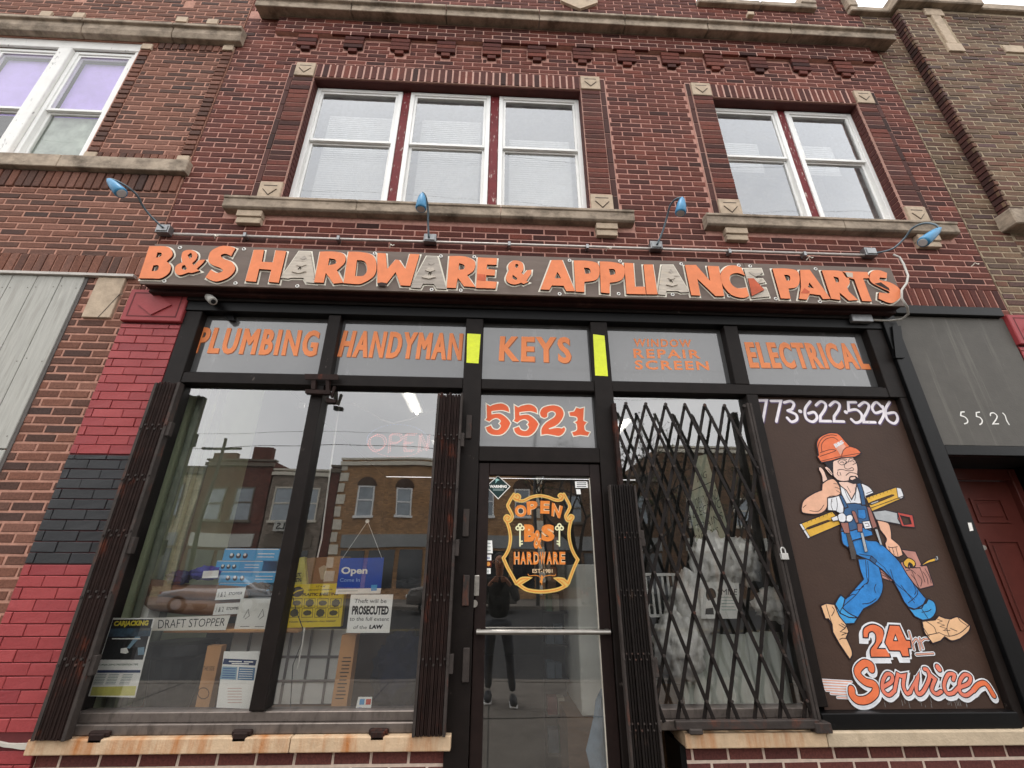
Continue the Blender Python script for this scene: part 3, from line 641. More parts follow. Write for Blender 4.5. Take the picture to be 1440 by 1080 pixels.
LET = [
 ('B', (190,330,8), "160,130 330,130* 400,160* 420,230* 355,300 400,350* 380,430* 290,490* 200,492 40,490", ["250,200 295,205* 290,240* 235,260", "205,345 262,345* 250,400* 185,410"]),
 ('&', (190,330,8), "520,250 540,190* 620,170* 695,205* 690,270* 640,320 660,345 720,285 790,280 760,320 690,385 725,405 640,430 600,425 500,455* 450,420* 460,350* 530,310", ["590,230 630,205* 640,250* 612,268", "530,350 560,340 582,385 555,400 522,380"]),
 ('S', (190,330,8), "1130,150 1080,240 1020,215* 965,230* 990,268* 1090,310* 1125,390* 1050,480* 930,525* 860,515* 790,480 850,395 920,430* 985,410* 960,375* 870,340* 825,290* 850,190* 960,130* 1060,130*"),
 ('H', (350,330,8), "55,170 170,170 145,305 270,310 300,175 420,185 335,540 220,530 250,395 115,385 80,530 -42,520"),
 ('a', (350,330,8), "560,180 690,185 740,500 745,540 640,530 610,480 470,480 440,490 350,480 430,370", ["525,400 580,345 600,400"]),
 ('R', (350,330,8), "800,190 960,190* 1070,220* 1080,310* 990,400 1062,540 950,550 865,430 840,540 733,535", ["905,265 970,280* 975,325* 890,345"]),
 ('D', (350,330,8), "1120,190 1260,195* 1390,230* 1435,330* 1410,460* 1280,545* 1200,555 1064,545", ["1215,285 1300,300* 1330,390* 1290,460* 1195,465"]),
 ('W', (520,330,8), "85,205 180,210 195,385 290,280 330,285 400,385 450,215 560,220 455,575 345,570 290,420 190,550 130,545 85,550"),
 ('a', (520,330,8), "640,235 760,240 858,605 750,600 720,550 600,545 570,598 460,590 530,440", ["645,458 680,392 708,460"]),
 ('R', (520,330,8), "895,240 1070,245* 1180,300* 1170,400* 1095,455 1190,590 1060,580 990,485 970,600 865,595", ["1005,320 1060,340* 1060,385* 1000,395"]),
 ('E', (520,330,8), "1215,255 1432,265 1425,340 1320,335 1315,385 1412,395 1405,460 1310,455 1305,520 1430,530 1415,605 1195,598"),
 ('&', (690,345,8), "205,280 200,220* 260,170* 350,190* 370,260* 345,310 370,330 410,280 460,275 455,320 400,400 428,410 370,435 345,420 270,440* 200,420* 170,370* 190,310*", ["280,210 310,215* 300,250* 275,245", "247,330 300,370 290,393 245,370"]),
 ('A', (690,345,8), "685,165 805,165 950,515 850,515 820,455 690,450 660,500 560,495", ["722,370 750,297 793,370"]),
 ('P', (690,345,8), "935,170 1100,175* 1210,210* 1225,320* 1180,390* 1055,410 1055,525 957,520", ["1050,250 1110,260* 1120,310* 1065,320"]),
 ('P', (690,345,8), "1228,180 1390,190* 1495,230* 1503,340* 1450,400* 1340,420 1340,540 1240,530", ["1330,265 1390,270* 1400,320* 1345,335"]),
 ('L', (850,345,8), "222,195 325,200 345,465 458,465 466,550 250,545"),
 ('I', (850,345,8), "440,215 545,215 598,550 474,550"),
 ('a', (850,345,8), "650,215 775,215 958,520 860,525 830,510 700,510 690,555 603,545", ["717,430 745,368 788,430"]),
 ('N', (850,345,8), "905,220 1030,220 1190,400 1160,230 1285,235 1348,570 1250,570 1045,375 1080,565 978,560"),
 ('C', (1000,350,8), "340,210 383,300 290,270* 215,300* 220,380* 290,440* 400,435 428,530 350,550* 220,510* 125,390* 108,280* 170,200* 260,185*"),
 ('e', (1000,350,8), "372,215 570,215 590,270 490,285 505,330 590,330 618,370 540,385 560,430 625,430 665,530 462,550"),
 ('P', (1000,350,8), "690,220 840,220* 970,250* 996,360* 960,430* 870,445 895,560 785,555", ["820,290 880,300* 888,350* 850,358"]),
 ('A', (1000,350,8), "1002,235 1110,235 1345,560 1260,565 1230,520 1110,505 1080,570 990,560 1012,430", ["1090,430 1105,378 1158,443"]),
 ('R', (1120,350,8), "285,240 470,245* 560,280* 600,370* 570,430 590,480 695,575 590,580 485,490 495,575 392,560", ["415,310 470,325* 478,368* 447,378"]),
 ('T', (1120,350,8), "510,250 800,260 820,330 750,330 848,590 740,585 650,340 560,320"),
 ('S', (1120,350,8), "1020,270 1015,330 940,320 930,350 1060,380* 1160,450* 1170,540* 1090,605* 1020,600* 925,560 930,490 1030,500* 1040,480* 960,440* 850,380* 822,320* 850,250* 930,240*"),
]
M_lside = mat('letter_edge_dark', '#4a1e14', rough=.8, var=.3, bump=.3)
M_ply = mat('bare_split_plywood', '#bdb3a6', rough=.9, var=.16, scale=9, bump=.6, bscale=30, stretch=(.6, 1, 5), streak=(6, .6, .68, '#6d6157', (.6, 1, 5)), wear=(5, .6, .8, '#c9b58f', (1, 1, 3)))
YL = YS-.018
out_ = MB()
for k, L in enumerate(LET):
    ch, o, s = L[:3]; hs = L[3] if len(L) > 3 else []
    P = pl(s, YL, o); H = [pl(h, YL, o) for h in hs]
    m_ = MB(); worn = ch in 'ae'
    y1 = YS-.001
    if worn: m_.prism(P, YL+.006, y1, [M_ply, M_ply, mat('grey_ply', '#a39a90', stretch=(.6, 1, 5)), mat('grey_board_patch', '#7d756f', rough=.8, var=.3, scale=9, bump=.5, stretch=(.6, 1, 4), wear=(4, .55, .6, '#c8bba4', (1, 1, 2)))][(k//4) % 4 if k < 18 else 0], H, side=mat('split_ply_edge', '#3a2a22'))
    else: m_.prism(P, YL, y1, M_orange, H, side=M_lside)
    lt = m_.build('letter', parent=SG, label='bare weathered plywood letter with its orange face peeled off' if worn else None)
    out_.ribbon(P, .026, YS-.0006-.00002*k, M_cream, closed=True)
    for h in H: out_.ribbon(h, .016, YS-.0007, M_cream, closed=True)
    # broken layers of plywood on the worn letters
    if worn:
        xs_ = [p[0] for p in P]; zs_ = [p[1] for p in P]; zA, zB = min(zs_), max(zs_)
        sp = MB()
        for q in range(3):
            zc = zA+(zB-zA)*(.32+.22*q); xa = min(xs_)+.06+.02*q; xb = max(xs_)-.07-.01*q
            sp.prism([(xa+.02, zc), ((xa+xb)/2, zc-.014), (xb-.02, zc+.006), (xb-.04, zc+.028), ((xa+xb)/2, zc+.018), (xa+.05, zc+.03)], YL-.003+q*.003, YL+.006, [M_ply, M_ply, mat('grey_ply', '#a39a90', stretch=(.6, 1, 5))][q % 3])
        sp.build('split_layer', None, lt)
out_.build('painted_outline', None, SG)
# torn orange flakes on the E, S and T
fl = MB()
fl.prism(pl("415,330 480,330 600,460 460,530", YL-.004, (1000,350,8)), YL-.004, YL+.004, mat('orange_flake', '#b9583a', var=.25, bump=.4), side=M_lside)
fl.prism(pl("880,390 950,375 1040,440 1050,470", YL-.001, (1120,350,8)), YL-.001, YL, mat('split_ply_dark', '#2c1a14', var=.3))
fl.prism(pl("550,262 632,268 636,322 575,312", YL-.0015, (1120,350,8)), YL-.0015, YL, M_ply)
fl.prism(pl("1050,440 1110,480 1100,500 1010,497", YL-.0012, (1000,350,8)), YL-.0012, YL, mat('orange_flake', '#b9583a'))
fl.prism(pl("85,545 130,535 190,545 185,575 95,575", YL-.0012, (520,330,8)), YL-.0012, YL+.001, mat('split_ply_dark', '#2c1a14'))
fl.prism(pl("1210,440 1300,448 1302,520 1210,510", YL-.001, (520,330,8)), YL-.001, YL, mat('orange_flake', '#b9583a'))
fl.build('torn_paint', None, SG)
wb = [(253,348),(343,350),(231,395),(331,398),(418,402),(527,356),(620,360),(607,407),(667,361),(648,408),(801,366),(787,413),(870,413),(872,367),(958,371),(946,414),(1039,373),(1055,374),(1025,416),(1091,420),(1147,378),(1153,424),(1240,425)]
for px, py in wb:
    x, z = at(px, py, YS-.004)
    o = MB().disc(x, z, .0155, YS-.004, M_wline, n=12, y1=YS).build('washer', None, SG)
    MB().disc(x, z, .006, YS-.009, M_rust, n=6, y1=YS-.0045).build('bolt_head', None, o)
# ------------------------------------------------------------ shopfront
X = lambda px, py, Y=0: at(px, py, Y)[0]
Z = lambda px, py, Y=0: at(px, py, Y)[1]
SF = thing('shopfront', (.3, 0, .68), 'black framed shopfront of glass panes with transoms and a central glass door', 'shopfront')
zt0, zt1 = 2.925, 3.462                       # transom glass
xm1, xm2 = X(464, 442), X(481, 443); xp1, xp2 = X(656, 447), X(680, 449); xp3, xp4 = X(829, 454), X(851, 455); xm3, xm4 = X(1016, 459), X(1035, 459)
xj0 = -2.365; xj1 = X(1216, 465); xj2 = 3.237
def bx(n, m, x0, x1, y0, y1, z0, z1, par=SF, bev=.004, lab=None): return MB().box(x0, x1, y0, y1, z0, z1).build(n, m, par, bevel=bev, label=lab)
bx('header', M_frameD, -2.50, 3.33, -.03, .14, zt1, 3.60)
bx('header_trim', M_frame, -2.50, 3.33, -.05, -.031, 3.545, 3.585)
bx('jamb', M_frame, -2.495, xj0, -.02, .13, .684, zt1-.002)
bx('jamb', M_frame, xj1, 3.30, -.02, .13, zt0-.086, zt1-.002); bx('jamb', M_frame, xj2, 3.30, -.02, .13, .684, zt0-.0865)
# transom bars with a small step
for a, b in ((xj0+.001, xp1-.001), (xp4+.001, xj1-.001)):
    bx('transom_bar', M_frame, a, b, -.015, .12, zt0-.085, zt0)
    bx('glazing_bead', M_frameD, a, b, .005, .03, zt0+.001, zt0+.014)
bx('transom_bar', M_frame, xp2+.001, xp3-.001, -.012, .12, zt0-.085, zt0)
# posts
bx('post', M_frame, xp1, xp2, -.02, .13, 0, zt1-.002)
bx('post', M_frame, xp3, xp4+.01, -.02, .13, 0, zt1-.002)
bx('post_cover', M_frame, X(655, 600), xp1-.0005, -.008, .1, .684, zt0-.086)
bx('mullion', M_frame, xm1, xm2, -.017, .1, zt0+.0005, zt1-.002); bx('mullion', M_frame, xm3, xm4, -.017, .1, zt0+.0005, zt1-.002)
bx('mullion', M_frame, X(440, 545), X(457, 545), -.017, .1, .79, zt0-.086)
bx('mullion', M_frame, 1.985, 2.075, -.017, .1, .79, zt0-.086)
# bottom rails (aluminium, two steps)
for a, b in ((xj0+.001, -.285), (xp4+.012, 1.984)):
    bx('bottom_rail', M_alu, a, b, -.005, .1, .735, .785); bx('bottom_rail', M_alu, a, b, -.03, .1, .684, .7345)
bx('bottom_rail', M_frameD, 2.0, 3.236, -.045, .1, .684, .765, lab='black painted sill board under the mural')
YG = .05
# transom panes: grey film on the glass with vinyl lettering
def pane(n, x0, x1, z0, z1, m, par=SF, y=YG): return MB().box(x0, x1, y, y+.006, z0, z1).build(n, m, par)
TP = [pane('transom_pane', a+.001, b-.001, zt0+.001, zt1-.003, M_film) for a, b in ((xj0, xm1), (xm2, xp1), (xp2, xp3), (xp4+.01, xm3), (xm4, xj1))]
YV = YG-.0012
M_vshadow = mat('vinyl_dark_edge', '#8a4a28', var=0, bump=0)
def vin(t, quad, par, off=.03, m=M_orangeV):
    mb = MB()
    if off > .013: boldtext(mb, t, [(a+(.9 if off > .013 else .35), b+(1.0 if off > .013 else .4)) for a, b in quad], YV+.0007, M_vshadow, off, 1.22)
    boldtext(mb, t, quad, YV, m, off, 1.22)
    mb.build('lettering', None, par)
vin('PLUMBING', [(284,461),(449,466),(443,500),(273,495)], TP[0], .017)
vin('HANDYMAN', [(485,466),(650,470),(647,505),(476,500)], TP[1], .017)
vin('KEYS', [(705,474),(800,475.5),(802,509.5),(703,506)], TP[2], .020)
vin('WINDOW', [(891.5,476.5),(971,478),(972,488),(892,487)], TP[3], .0055); vin('REPAIR', [(891,491),(982,492.5),(984,503.5),(892,503)], TP[3], .0075); vin('SCREEN', [(893,507),(995,508.5),(997,520),(894,519)], TP[3], .0075)
vin('ELECTRICAL', [(1048,482),(1208,484),(1223,518),(1056,516)], TP[4], .019)
# number pane over the door
zn0, zn1 = Z(752, 629), Z(752, 550)
NP = pane('number_pane', xp2+.001, xp3-.001, zn0, zn1, M_film)
bx('transom_bar', M_frame, xp2+.0005, xp3-.0005, -.012, .12, zn1+.001, zt0-.086)
bx('door_head', M_frame, xp2+.0005, xp3-.0005, -.018, .12, 2.275, zn0-.001)
num = MB(); o8 = (670, 555, 8)
N5 = "108,98 155,125 200,105* 290,95* 360,135* 375,205 290,180* 175,190 175,215 270,210* 350,265* 390,320 350,400* 280,455* 180,455* 120,420* 100,365 165,340 190,380* 240,390* 270,355* 250,325 268,295* 230,270* 185,280* 145,310 95,285 112,260"
N2 = "722,250 710,200* 750,140* 860,115* 950,140* 988,210* 960,290* 900,350* 815,385 900,368* 960,375 985,358 1005,390* 980,440* 930,470* 860,460* 790,450* 725,460 728,380* 780,310* 870,250* 885,210* 850,190* 805,210* 800,250* 762,268*"
N1 = "1120,140 1165,152 1215,140 1208,290 1250,310 1218,350 1228,400* 1282,420 1255,470 1170,458 1090,472 1068,420 1125,395* 1122,330 1095,310 1130,290 1122,255* 1050,245 1035,195 1095,185"
for s, sh in ((N5, (0, 0)), (N5, (315, 12)), (N2, (0, 0)), (N1, (0, 0))):
    P = pl(s, YV, o8, sh=sh); P2 = pl(s, YV, o8, sh=(sh[0]+7, sh[1]+7))
    num.prism(P2, YV+.0006, None, M_vshadow); num.prism(P, YV, None, mat('orange_red_number', '#e2663f', var=.08, bump=0)); num.ribbon(P, .0085, YV-.0004, M_cream, closed=True)
num.build('house_number', None, NP)
# big panes
G1 = pane('window_pane', xj0+.001, X(440, 545)-.001, .786, zt0-.087, M_glass)
G2 = pane('window_pane', X(457, 545)+.001, X(655, 600)-.001, .786, zt0-.087, M_glass)
G3 = pane('window_pane', xp4+.011, 1.984, .786, zt0-.087, M_glass)
# yellow tape on the posts
for i, q in enumerate(("657,469 676,470 673,511 656,510", "834,470 850,472 855,529 837,528")):
    MB().prism(pl(q, -.0215), -.0215, -.0202).build('yellow_tape', mat('fluorescent_tape', '#dbe600', rough=.35, var=.1, scale=20, bump=1, bscale=22, spec=.5), SF)
# ------------------------------------------------------------ entrance door
dx0, dx1 = xp2+.004, xp3-.004; dz1 = 2.268
DR = MB(); fw = .075
DR.box(dx0, dx0+fw, .0, .05, .03, dz1); DR.box(dx1-fw, dx1, .0, .05, .03, dz1); DR.box(dx0+fw, dx1-fw, .0, .05, dz1-.09, dz1); DR.box(dx0+fw, dx1-fw, .0, .05, .03, .2)
door = DR.build('entrance_door', mat('door_bronze', '#1f1513', rough=.45, var=.3, scale=12, bump=.1, wear=(16, .68, .73, '#5d5653', (1, 1, 1)), spec=.2), SF, bevel=.004)
YD = .02
M_glassD = glassmat('door_glass', 4.6, .03, dirt=.01)
dp = MB().box(dx0+fw, dx1-fw, YD, YD+.006, .2, dz1-.09).build('door_pane', M_glassD, door)
bx('glazing_bead', mat('bright_bead', '#b9b3a6', rough=.4, var=.2), dx1-fw-.006, dx1-fw-.0005, .006, YD-.001, .2, dz1-.1, par=door, bev=0)
zb = Z(760, 889, -.05)
pb = MB(); pb.tube([(dx0+.02, -.05, zb), (dx1-.02, -.05, zb)], .015, n=10); pb.box(dx0+.02, dx0+.045, -.045, 0, zb-.014, zb+.014); pb.box(dx1-.045, dx1-.02, -.045, 0, zb-.014, zb+.014)
pb.build('push_bar', mat('polished_steel', '#8d8983', rough=.3, metal=.9, var=.15, scale=20, bump=.05), door)
M_chrome = mat('scratched_steel', '#a5a19a', rough=.35, metal=.8, var=.3, scale=30, bump=.2)
x, z1_ = at(670, 809, -.004); z0_ = Z(669, 838, -.004)
MB().box(x-.02, x+.02, -.006, 0, z0_, z1_).build('lock_plate', M_chrome, door, bevel=.004)
x, z = at(667, 849, -.006); MB().disc(x, z, .022, -.012, n=16, y1=0).build('lock_cylinder', M_chrome, door, bevel=.003)
# gold leaf shield
YO = YD-.0012; oS = (700, 690, 12); gd = MB()
M_gold = mat('gold_cream_leaf', '#d9b765', rough=.4, var=.12, scale=30, bump=0); M_gold2 = mat('gold_orange_leaf', '#d98a3d', rough=.45, var=.12, scale=30, bump=0); M_pale = mat('pale_key_paint', '#e3dfb4', var=.05, bump=0)
M_ltr = mat('copper_letter', '#dd8136', rough=.45, var=.15, scale=40, bump=0)
M_ledge = mat('letter_cream_edge', '#dfc19a', var=.05, bump=0)
SH = ["320,105 300,88* 332,68* 368,98* 352,142* 310,155* 270,122*", "285,130 370,170* 450,165* 560,112* 700,85* 850,110* 960,152* 1040,158* 1080,118", "1055,105 1035,85* 1065,62* 1098,88* 1085,140* 1048,158*",
 "275,60 225,135* 185,210* 170,260* 212,345* 245,430* 215,505* 155,525* 118,470* 150,425* 195,450* 172,480*", "150,520 192,640* 215,800* 192,960* 142,1070* 95,1138 160,1290 310,1560",
 "310,1565 400,1490* 530,1482 420,1540 355,1585 500,1675* 740,1705* 1000,1670* 1138,1608 1075,1545 990,1490 1100,1500* 1182,1565", "1115,60 1155,135* 1215,260* 1190,340* 1148,430* 1180,505* 1245,490* 1268,440* 1232,422* 1205,450*", "1235,510 1206,650* 1206,800* 1242,960* 1295,1080* 1350,1165 1290,1290 1185,1570"]
for i, s in enumerate(SH):
    P = [at(a, b, YO) for a, b in tr(s, oS, False)]
    gd.ribbon(P, .0225, YO-.0001*i, M_gold); gd.ribbon(P, .007, YO-.0010-.0001*i, M_gold2)
gd.build('gold_shield', None, dp)
lt = MB()
def ql(a, b, c, d, e, f, g, h): return [(oS[0]+p/12, oS[1]+q/12) for p, q in ((a, b), (c, d), (e, f), (g, h))]
def shl(t, q, off=.04):
    text(lt, t, q, YO+.0002, M_ledge, off+.035); text(lt, t, q, YO-.0006, M_ltr, off)
shl('O', ql(285,240,485,240,490,445,290,445)); shl('P', ql(485,185,680,165,650,400,500,410)); shl('E', ql(720,170,880,175,870,390,715,385)); shl('N', ql(915,200,1100,265,1050,470,905,425))
shl('B', ql(445,570,632,570,632,862,445,862), .06); shl('S', ql(735,570,955,570,958,855,735,855), .06); shl('&', ql(610,665,745,665,745,980,605,980), .02)
for i, ch in enumerate('HARDWARE'): 
    a = 270+i*110; shl(ch, ql(a,1032,a+100,1032,a+100,1245,a,1245), .02)
text(lt, 'EST-1981', ql(585,1322,922,1322,922,1388,585,1388), YO-.0006, M_ledge, .01)
for kx in (375, 1040):
    sg = 1 if kx < 700 else -1
    lt.ribbon([at(oS[0]+kx/12, oS[1]+650/12, YO), at(oS[0]+kx/12, oS[1]+930/12, YO)], .011, YO-.0003, M_pale)
    for dx, dy in ((0, 590), (-38, 632), (38, 632)):
        x, z = at(oS[0]+(kx+dx)/12, oS[1]+dy/12, YO); lt.ribbon([(x+.012*math.cos(t*.785), z+.012*math.sin(t*.785)) for t in range(8)], .009, YO-.0004-abs(dx)*1e-5, M_pale, closed=True)
    for dy in (860, 905): lt.ribbon([at(oS[0]+kx/12, oS[1]+dy/12, YO), at(oS[0]+(kx+38*sg)/12, oS[1]+(dy-8)/12, YO)], .009, YO-.0003, M_pale)
# small eagle-like flourish under the date
lt.ribbon([at(a, b, YO) for a, b in tr("510,1408 540,1438* 620,1428* 690,1440 740,1480* 800,1440 880,1428* 960,1435* 975,1410", oS, False)], .004, YO-.0003, M_gold2)
lt.prism(pl("735,1420 765,1440 750,1560 745,1618 735,1560 705,1545 722,1500", YO-.0003, oS), YO-.0003, None, M_gold2)
lt.build('gold_lettering', None, dp)
# stickers on the door
def sheet(name, q, Y, m, par=None, label=None, cat=None, th=.0008, group=None):
    return MB().prism(qpx(q, Y), Y, Y+th).build(name, m, par, label=label, cat=cat, group=group)
M_paper = mat('white_paper', '#eeeeea', rough=.7, var=.04, bump=0); M_ink = mat('black_ink', '#17171a', var=0, bump=0, rough=.6)
M_blueink = mat('blue_ink', '#28509a', var=0, bump=0, rough=.6)
wd = MB(); wd.prism(pl("454,255 612,397 455,560 297,397", YO, (650,640,9)), YO, None, M_wline); wd.prism(pl("454,268 598,397 455,547 311,397", YO-.0003, (650,640,9)), YO-.0003, None, mat('dark_teal', '#16302f', var=.1, bump=0))
text(wd, 'WARNING', [(650+345/9, 640+378/9), (650+565/9, 640+378/9), (650+565/9, 640+415/9), (650+345/9, 640+415/9)], YO-.0005, M_wline, .06)
for k in range(3): wd.ribbon([at(650+(390-0*k)/9, 640+(428+10*k)/9, YO), at(650+(525-0*k)/9, 640+(428+10*k)/9, YO)], .003, YO-.0005, mat('grey_small_print', '#8b9b99', var=0, bump=0), cap=False)
wd.prism(pl("440,295 475,315 440,330 420,360 425,325 415,310", YO-.0005, (650,640,9)), YO-.0005, None, mat('pale_teal', '#9ecac6', var=0, bump=0))
wd.build('warning_sticker', None, dp)
for i, (q, m_) in enumerate((("680,760 692,760 693,778 681,778", M_paper), ("680,780 691,780 691,788 681,788", M_paper), ("679,789 691,789 691,797 679,797", mat('dark_red_print', '#5a1f18', var=0, bump=0)), ("679,799 690,799 690,807 679,807", M_paper), ("808.5,677 826,677 827,686 809,686", M_paper), ("810,688 816,688 817,695 811,695", M_paper))):
    P = pl(q, YO); s_ = MB().prism(P, YO, None, m_)
    a, b = tr(q)[0]; c, d = tr(q)[2]
    if i == 0:
        for k in range(3): s_.ribbon([at(a+2, b+4+5*k, YO), at(c-3, b+4+5*k, YO)], .005, YO-.0003, mat('grey_small_print', '#8b9b99'), cap=False)
    if i == 1: text(s_, 'VISA', [(a+2, b+3), (c-2, b+3), (c-2, b+6), (a+2, b+6)], YO-.0003, M_blueink, .03)
    if i == 2:
        x, z = at((a+c)/2-1.6, (b+d)/2, YO); s_.disc(x, z, .0135, YO-.0003, mat('card_red', '#c8442c', var=0, bump=0)); x, z = at((a+c)/2+1.6, (b+d)/2, YO); s_.disc(x, z, .0135, YO-.0005, mat('card_orange', '#e09a4a', var=0, bump=0))
    if i == 3: text(s_, 'METRO', [(a+2, b+3), (c-2, b+3), (c-2, b+6), (a+2, b+6)], YO-.0003, mat('grey_small_print', '#8b9b99'), .02)
    if i == 4:
        for k, t in enumerate(('PUSH', 'TO OPEN', 'PLEASE')): text(s_, t, [(a+3, b+1+2.6*k), (c-3, b+1+2.6*k), (c-3, b+3+2.6*k), (a+3, b+3+2.6*k)], YO-.0003, mat('grey_small_print', '#8b9b99'), .02) if k == 9 else s_.ribbon([at(a+2.5, b+2+2.6*k, YO), at(c-2.5, b+2+2.6*k, YO)], .006, YO-.0003, mat('dark_small_print', '#55585c', var=0, bump=0), cap=False)
    s_.build('sticker', None, dp)
# ------------------------------------------------------------ side entrance
bx('side_post', M_frameD, 3.301, 3.36, -.05, .12, .684, 3.60); bx('side_post', M_frameD, 3.361, 3.445, -.03, .44, 0, 3.60)
MB().prism(pl("1255,458 1267,458 1273,503 1260,503", -.065), -.065, -.031).build('post_plate', M_frameD, SF, bevel=.003)
MB().prism(qpx([(1208, 560), (1210, 560), (1212, 600), (1210, 600)], -.06), -.06, -.05)
SE = thing('side_entrance', (3.95, 0, 0), 'recessed dark red panel door below a grey board numbered 5521 at the right', 'entrance')
M_gboard = mat('grey_weathered_panel', '#54514c', rough=.65, var=.12, scale=5, bump=.25, bscale=70, streak=(2.2, .56, .85, '#77746c', (6, 1, .25)), wear=(10, .68, .74, '#8f8c84', (4, 1, .5)))
SP = bx('panel_board', M_gboard, 3.452, 4.46, -.01, .03, 2.452, 3.612, par=SE)
bx('header', M_frameD, 3.452, 4.43, -.05, .05, 3.6125, 3.70, par=SE); bx('panel_rail', M_frameD, 3.452, 4.46, -.02, .04, 2.375, 2.451, par=SE)
nn = MB(); oN = (1330, 560, 13.09); Yn = -.0106
for i, s in enumerate(("340,250 280,255 275,320 350,345* 400,400* 395,450* 345,470", "620,255 560,265 565,335 630,355* 670,410* 660,460* 625,485", "820,320 825,280* 880,270* 940,320* 930,380* 865,475 970,470", "1050,275 1090,320* 1120,410* 1165,485")):
    nn.ribbon([at(a, b, Yn) for a, b in tr(s, oN, False)], .0095, Yn-.0002*i, M_wline)
nn.build('house_number', None, SP)
M_rdoor = mat('oxblood_door_paint', '#623029', rough=.45, var=.15, scale=6, bump=.15)
rd = MB(); rd.box(3.50, 4.40, .45, .49, .05, 2.27); dd = rd.build('side_door', M_rdoor, SE, bevel=.003)
for a, b in ((3.60, 3.88), (4.0, 4.28)):
    for c, d in ((1.93, 2.13), (1.15, 1.80), (.25, 1.0)):
        p_ = MB(); p_.prism(rc(a, b, c, d), .438, .4495, holes=[rc(a+.02, b-.02, c+.02, d-.02)]); p_.box(a+.045, b-.045, .442, .4494, c+.045, d-.045)
        p_.build('door_panel', M_rdoor, dd, bevel=.004)
bx('door_frame', M_rdoor, 3.452, 3.498, .40, .5, 0, 2.37, par=SE); bx('door_frame', M_rdoor, 4.402, 4.46, .40, .5, 0, 2.37, par=SE); bx('door_frame', M_rdoor, 3.499, 4.401, .41, .5, 2.275, 2.37, par=SE)
bx('reveal', M_frameD, 4.461, 4.50, .0, .5, 0, 2.45, par=SE); bx('soffit', mat('black_soffit', '#101011', var=.2), 3.452, 4.46, .045, .52, 2.38, 2.45, par=SE)
bx('step', M_concrete, 3.452, 4.46, .0, .5, -.02, .05, par=SE)
MB().prism(pl("1361,735 1366,735 1369,746 1364,747", -.032), -.032, -.0302).build('white_tag', M_wline, SE)
sk = MB(); x, z = at(1383, 770, .436); sk.disc(x, z, .02, .43, n=10, y1=.449); sk.build('door_knob', M_chrome, dd)
# ------------------------------------------------------------ folded and stretched scissor gates
def folded(name, xa, xb, z0, z1, y0, n, label, m1=M_rust, m2=M_rustG):
    g = thing(name, ((xa+xb)/2, y0, z0), label, 'security gate', 'folding iron gates')
    w = (xb-xa)/n
    for i in range(n):
        x0 = xa+i*w; mm = m2 if i in (0, n-1) else m1; dy = rnd.uniform(-.006, .006) + (-.012 if i in (0, n-1) else 0)
        zt = z1+rnd.uniform(-.012, .012)
        c = MB(); c.box(x0+.0015, x0+w-.0025, y0+dy, y0+dy+.05, z0, zt)
        if i not in (0, n-1): c.box(x0+.0015, x0+w*.35, y0+dy-.006, y0+dy-.0005, z0+.01, zt-.01)
        ch = c.build('channel', mm, g, bevel=.0015)
        rv_ = MB()
        for z in [z0+(z1-z0)*k/6 for k in range(1, 6)]: rv_.disc(x0+w*.55, z+((i % 2)*.03), min(.009, w*.3), y0+dy-.009, n=8, y1=y0+dy)
        rv_.build('rivet', m2, ch, kind='stuff')
    for z in (z0+.35, z0+1.0, z1-.35): MB().box(xb-.004, xb+.022, y0-.008, y0+.03, z-.05, z+.05).build('hinge', m2, g, bevel=.002)
    return g
folded('folded_gate', -2.475, -2.285, .684, 2.80, -.10, 8, 'folded rust brown scissor gate beside the red and black painted brick pier')
folded('folded_gate', X(616, 547, -.09), X(652, 548, -.09), .684, 2.76, -.09, 9, 'folded rust brown scissor gate between the left window and the entrance door')
folded('folded_gate', .80, .99, .02, 2.10, -.12, 11, 'folded near black scissor gate just right of the entrance door', m1=M_iron, m2=M_rustG)
SGt = thing('stretched_gate', (1.45, -.07, .72), 'black iron scissor gate pulled shut across the right window', 'security gate', 'folding iron gates')
gy = -.07; sp_ = .155; hh = .235; zt_ = 2.655; zbm = .735
tips = [at(a, b, gy) for a, b in ((880, 567), (908, 568), (936, 569), (963, 569.5), (991, 570.5), (1019, 572), (1047, 573))]
zt_ = sum(t[1] for t in tips)/len(tips); tx = [t[0] for t in tips]; sp_ = (tx[-1]-tx[0])/6; tx0 = tx[0]
gx0, gx1 = tx0-sp_*.5, 1.93
def clipbar(xa, za, xb, zb, lo, hi):
    if xb == xa: return None
    t0, t1 = 0, 1
    for lim, s in ((lo, 1), (hi, -1)):
        fa, fb = s*(xa-lim), s*(xb-lim)
        if fa < 0 and fb < 0: return None
        if fa < 0: t0 = max(t0, fa/(fa-fb))
        elif fb < 0: t1 = min(t1, fa/(fa-fb))
    if t1-t0 < .03: return None
    return (xa+(xb-xa)*t0, za+(zb-za)*t0, xa+(xb-xa)*t1, za+(zb-za)*t1)
nrow = (zt_-zbm)/hh
for s, yy in ((1, gy), (-1, gy+.014)):
    for k in range(-14, 22):
        xt = tx0+k*sp_; xe = xt+s*sp_*.5*nrow+rnd.uniform(-.008, .008)
        c = clipbar(xt, zt_, xe, zbm, gx0, gx1)
        if not c: continue
        b_ = MB(); b_.ribbon([(c[0], c[1]), (c[2], c[3])], .021, yy, cap=False, d=.008)
        b_.build('lattice_bar', M_iron, SGt)
rv_ = MB()
for r_ in range(int(nrow)+1):
    for k in range(-14, 22):
        x = tx0+k*sp_+(sp_*.5 if r_ % 2 else 0); z = zt_-r_*hh
        if gx0-.01 < x < gx1: rv_.disc(x, z, .009, gy-.006, n=8, y1=gy)
for t in tx:
    for a in range(1): rv_.disc(t, zt_+.004, .014, gy-.004, n=8, y1=gy)
rv_.build('rivet', M_rustG, SGt, kind='stuff')
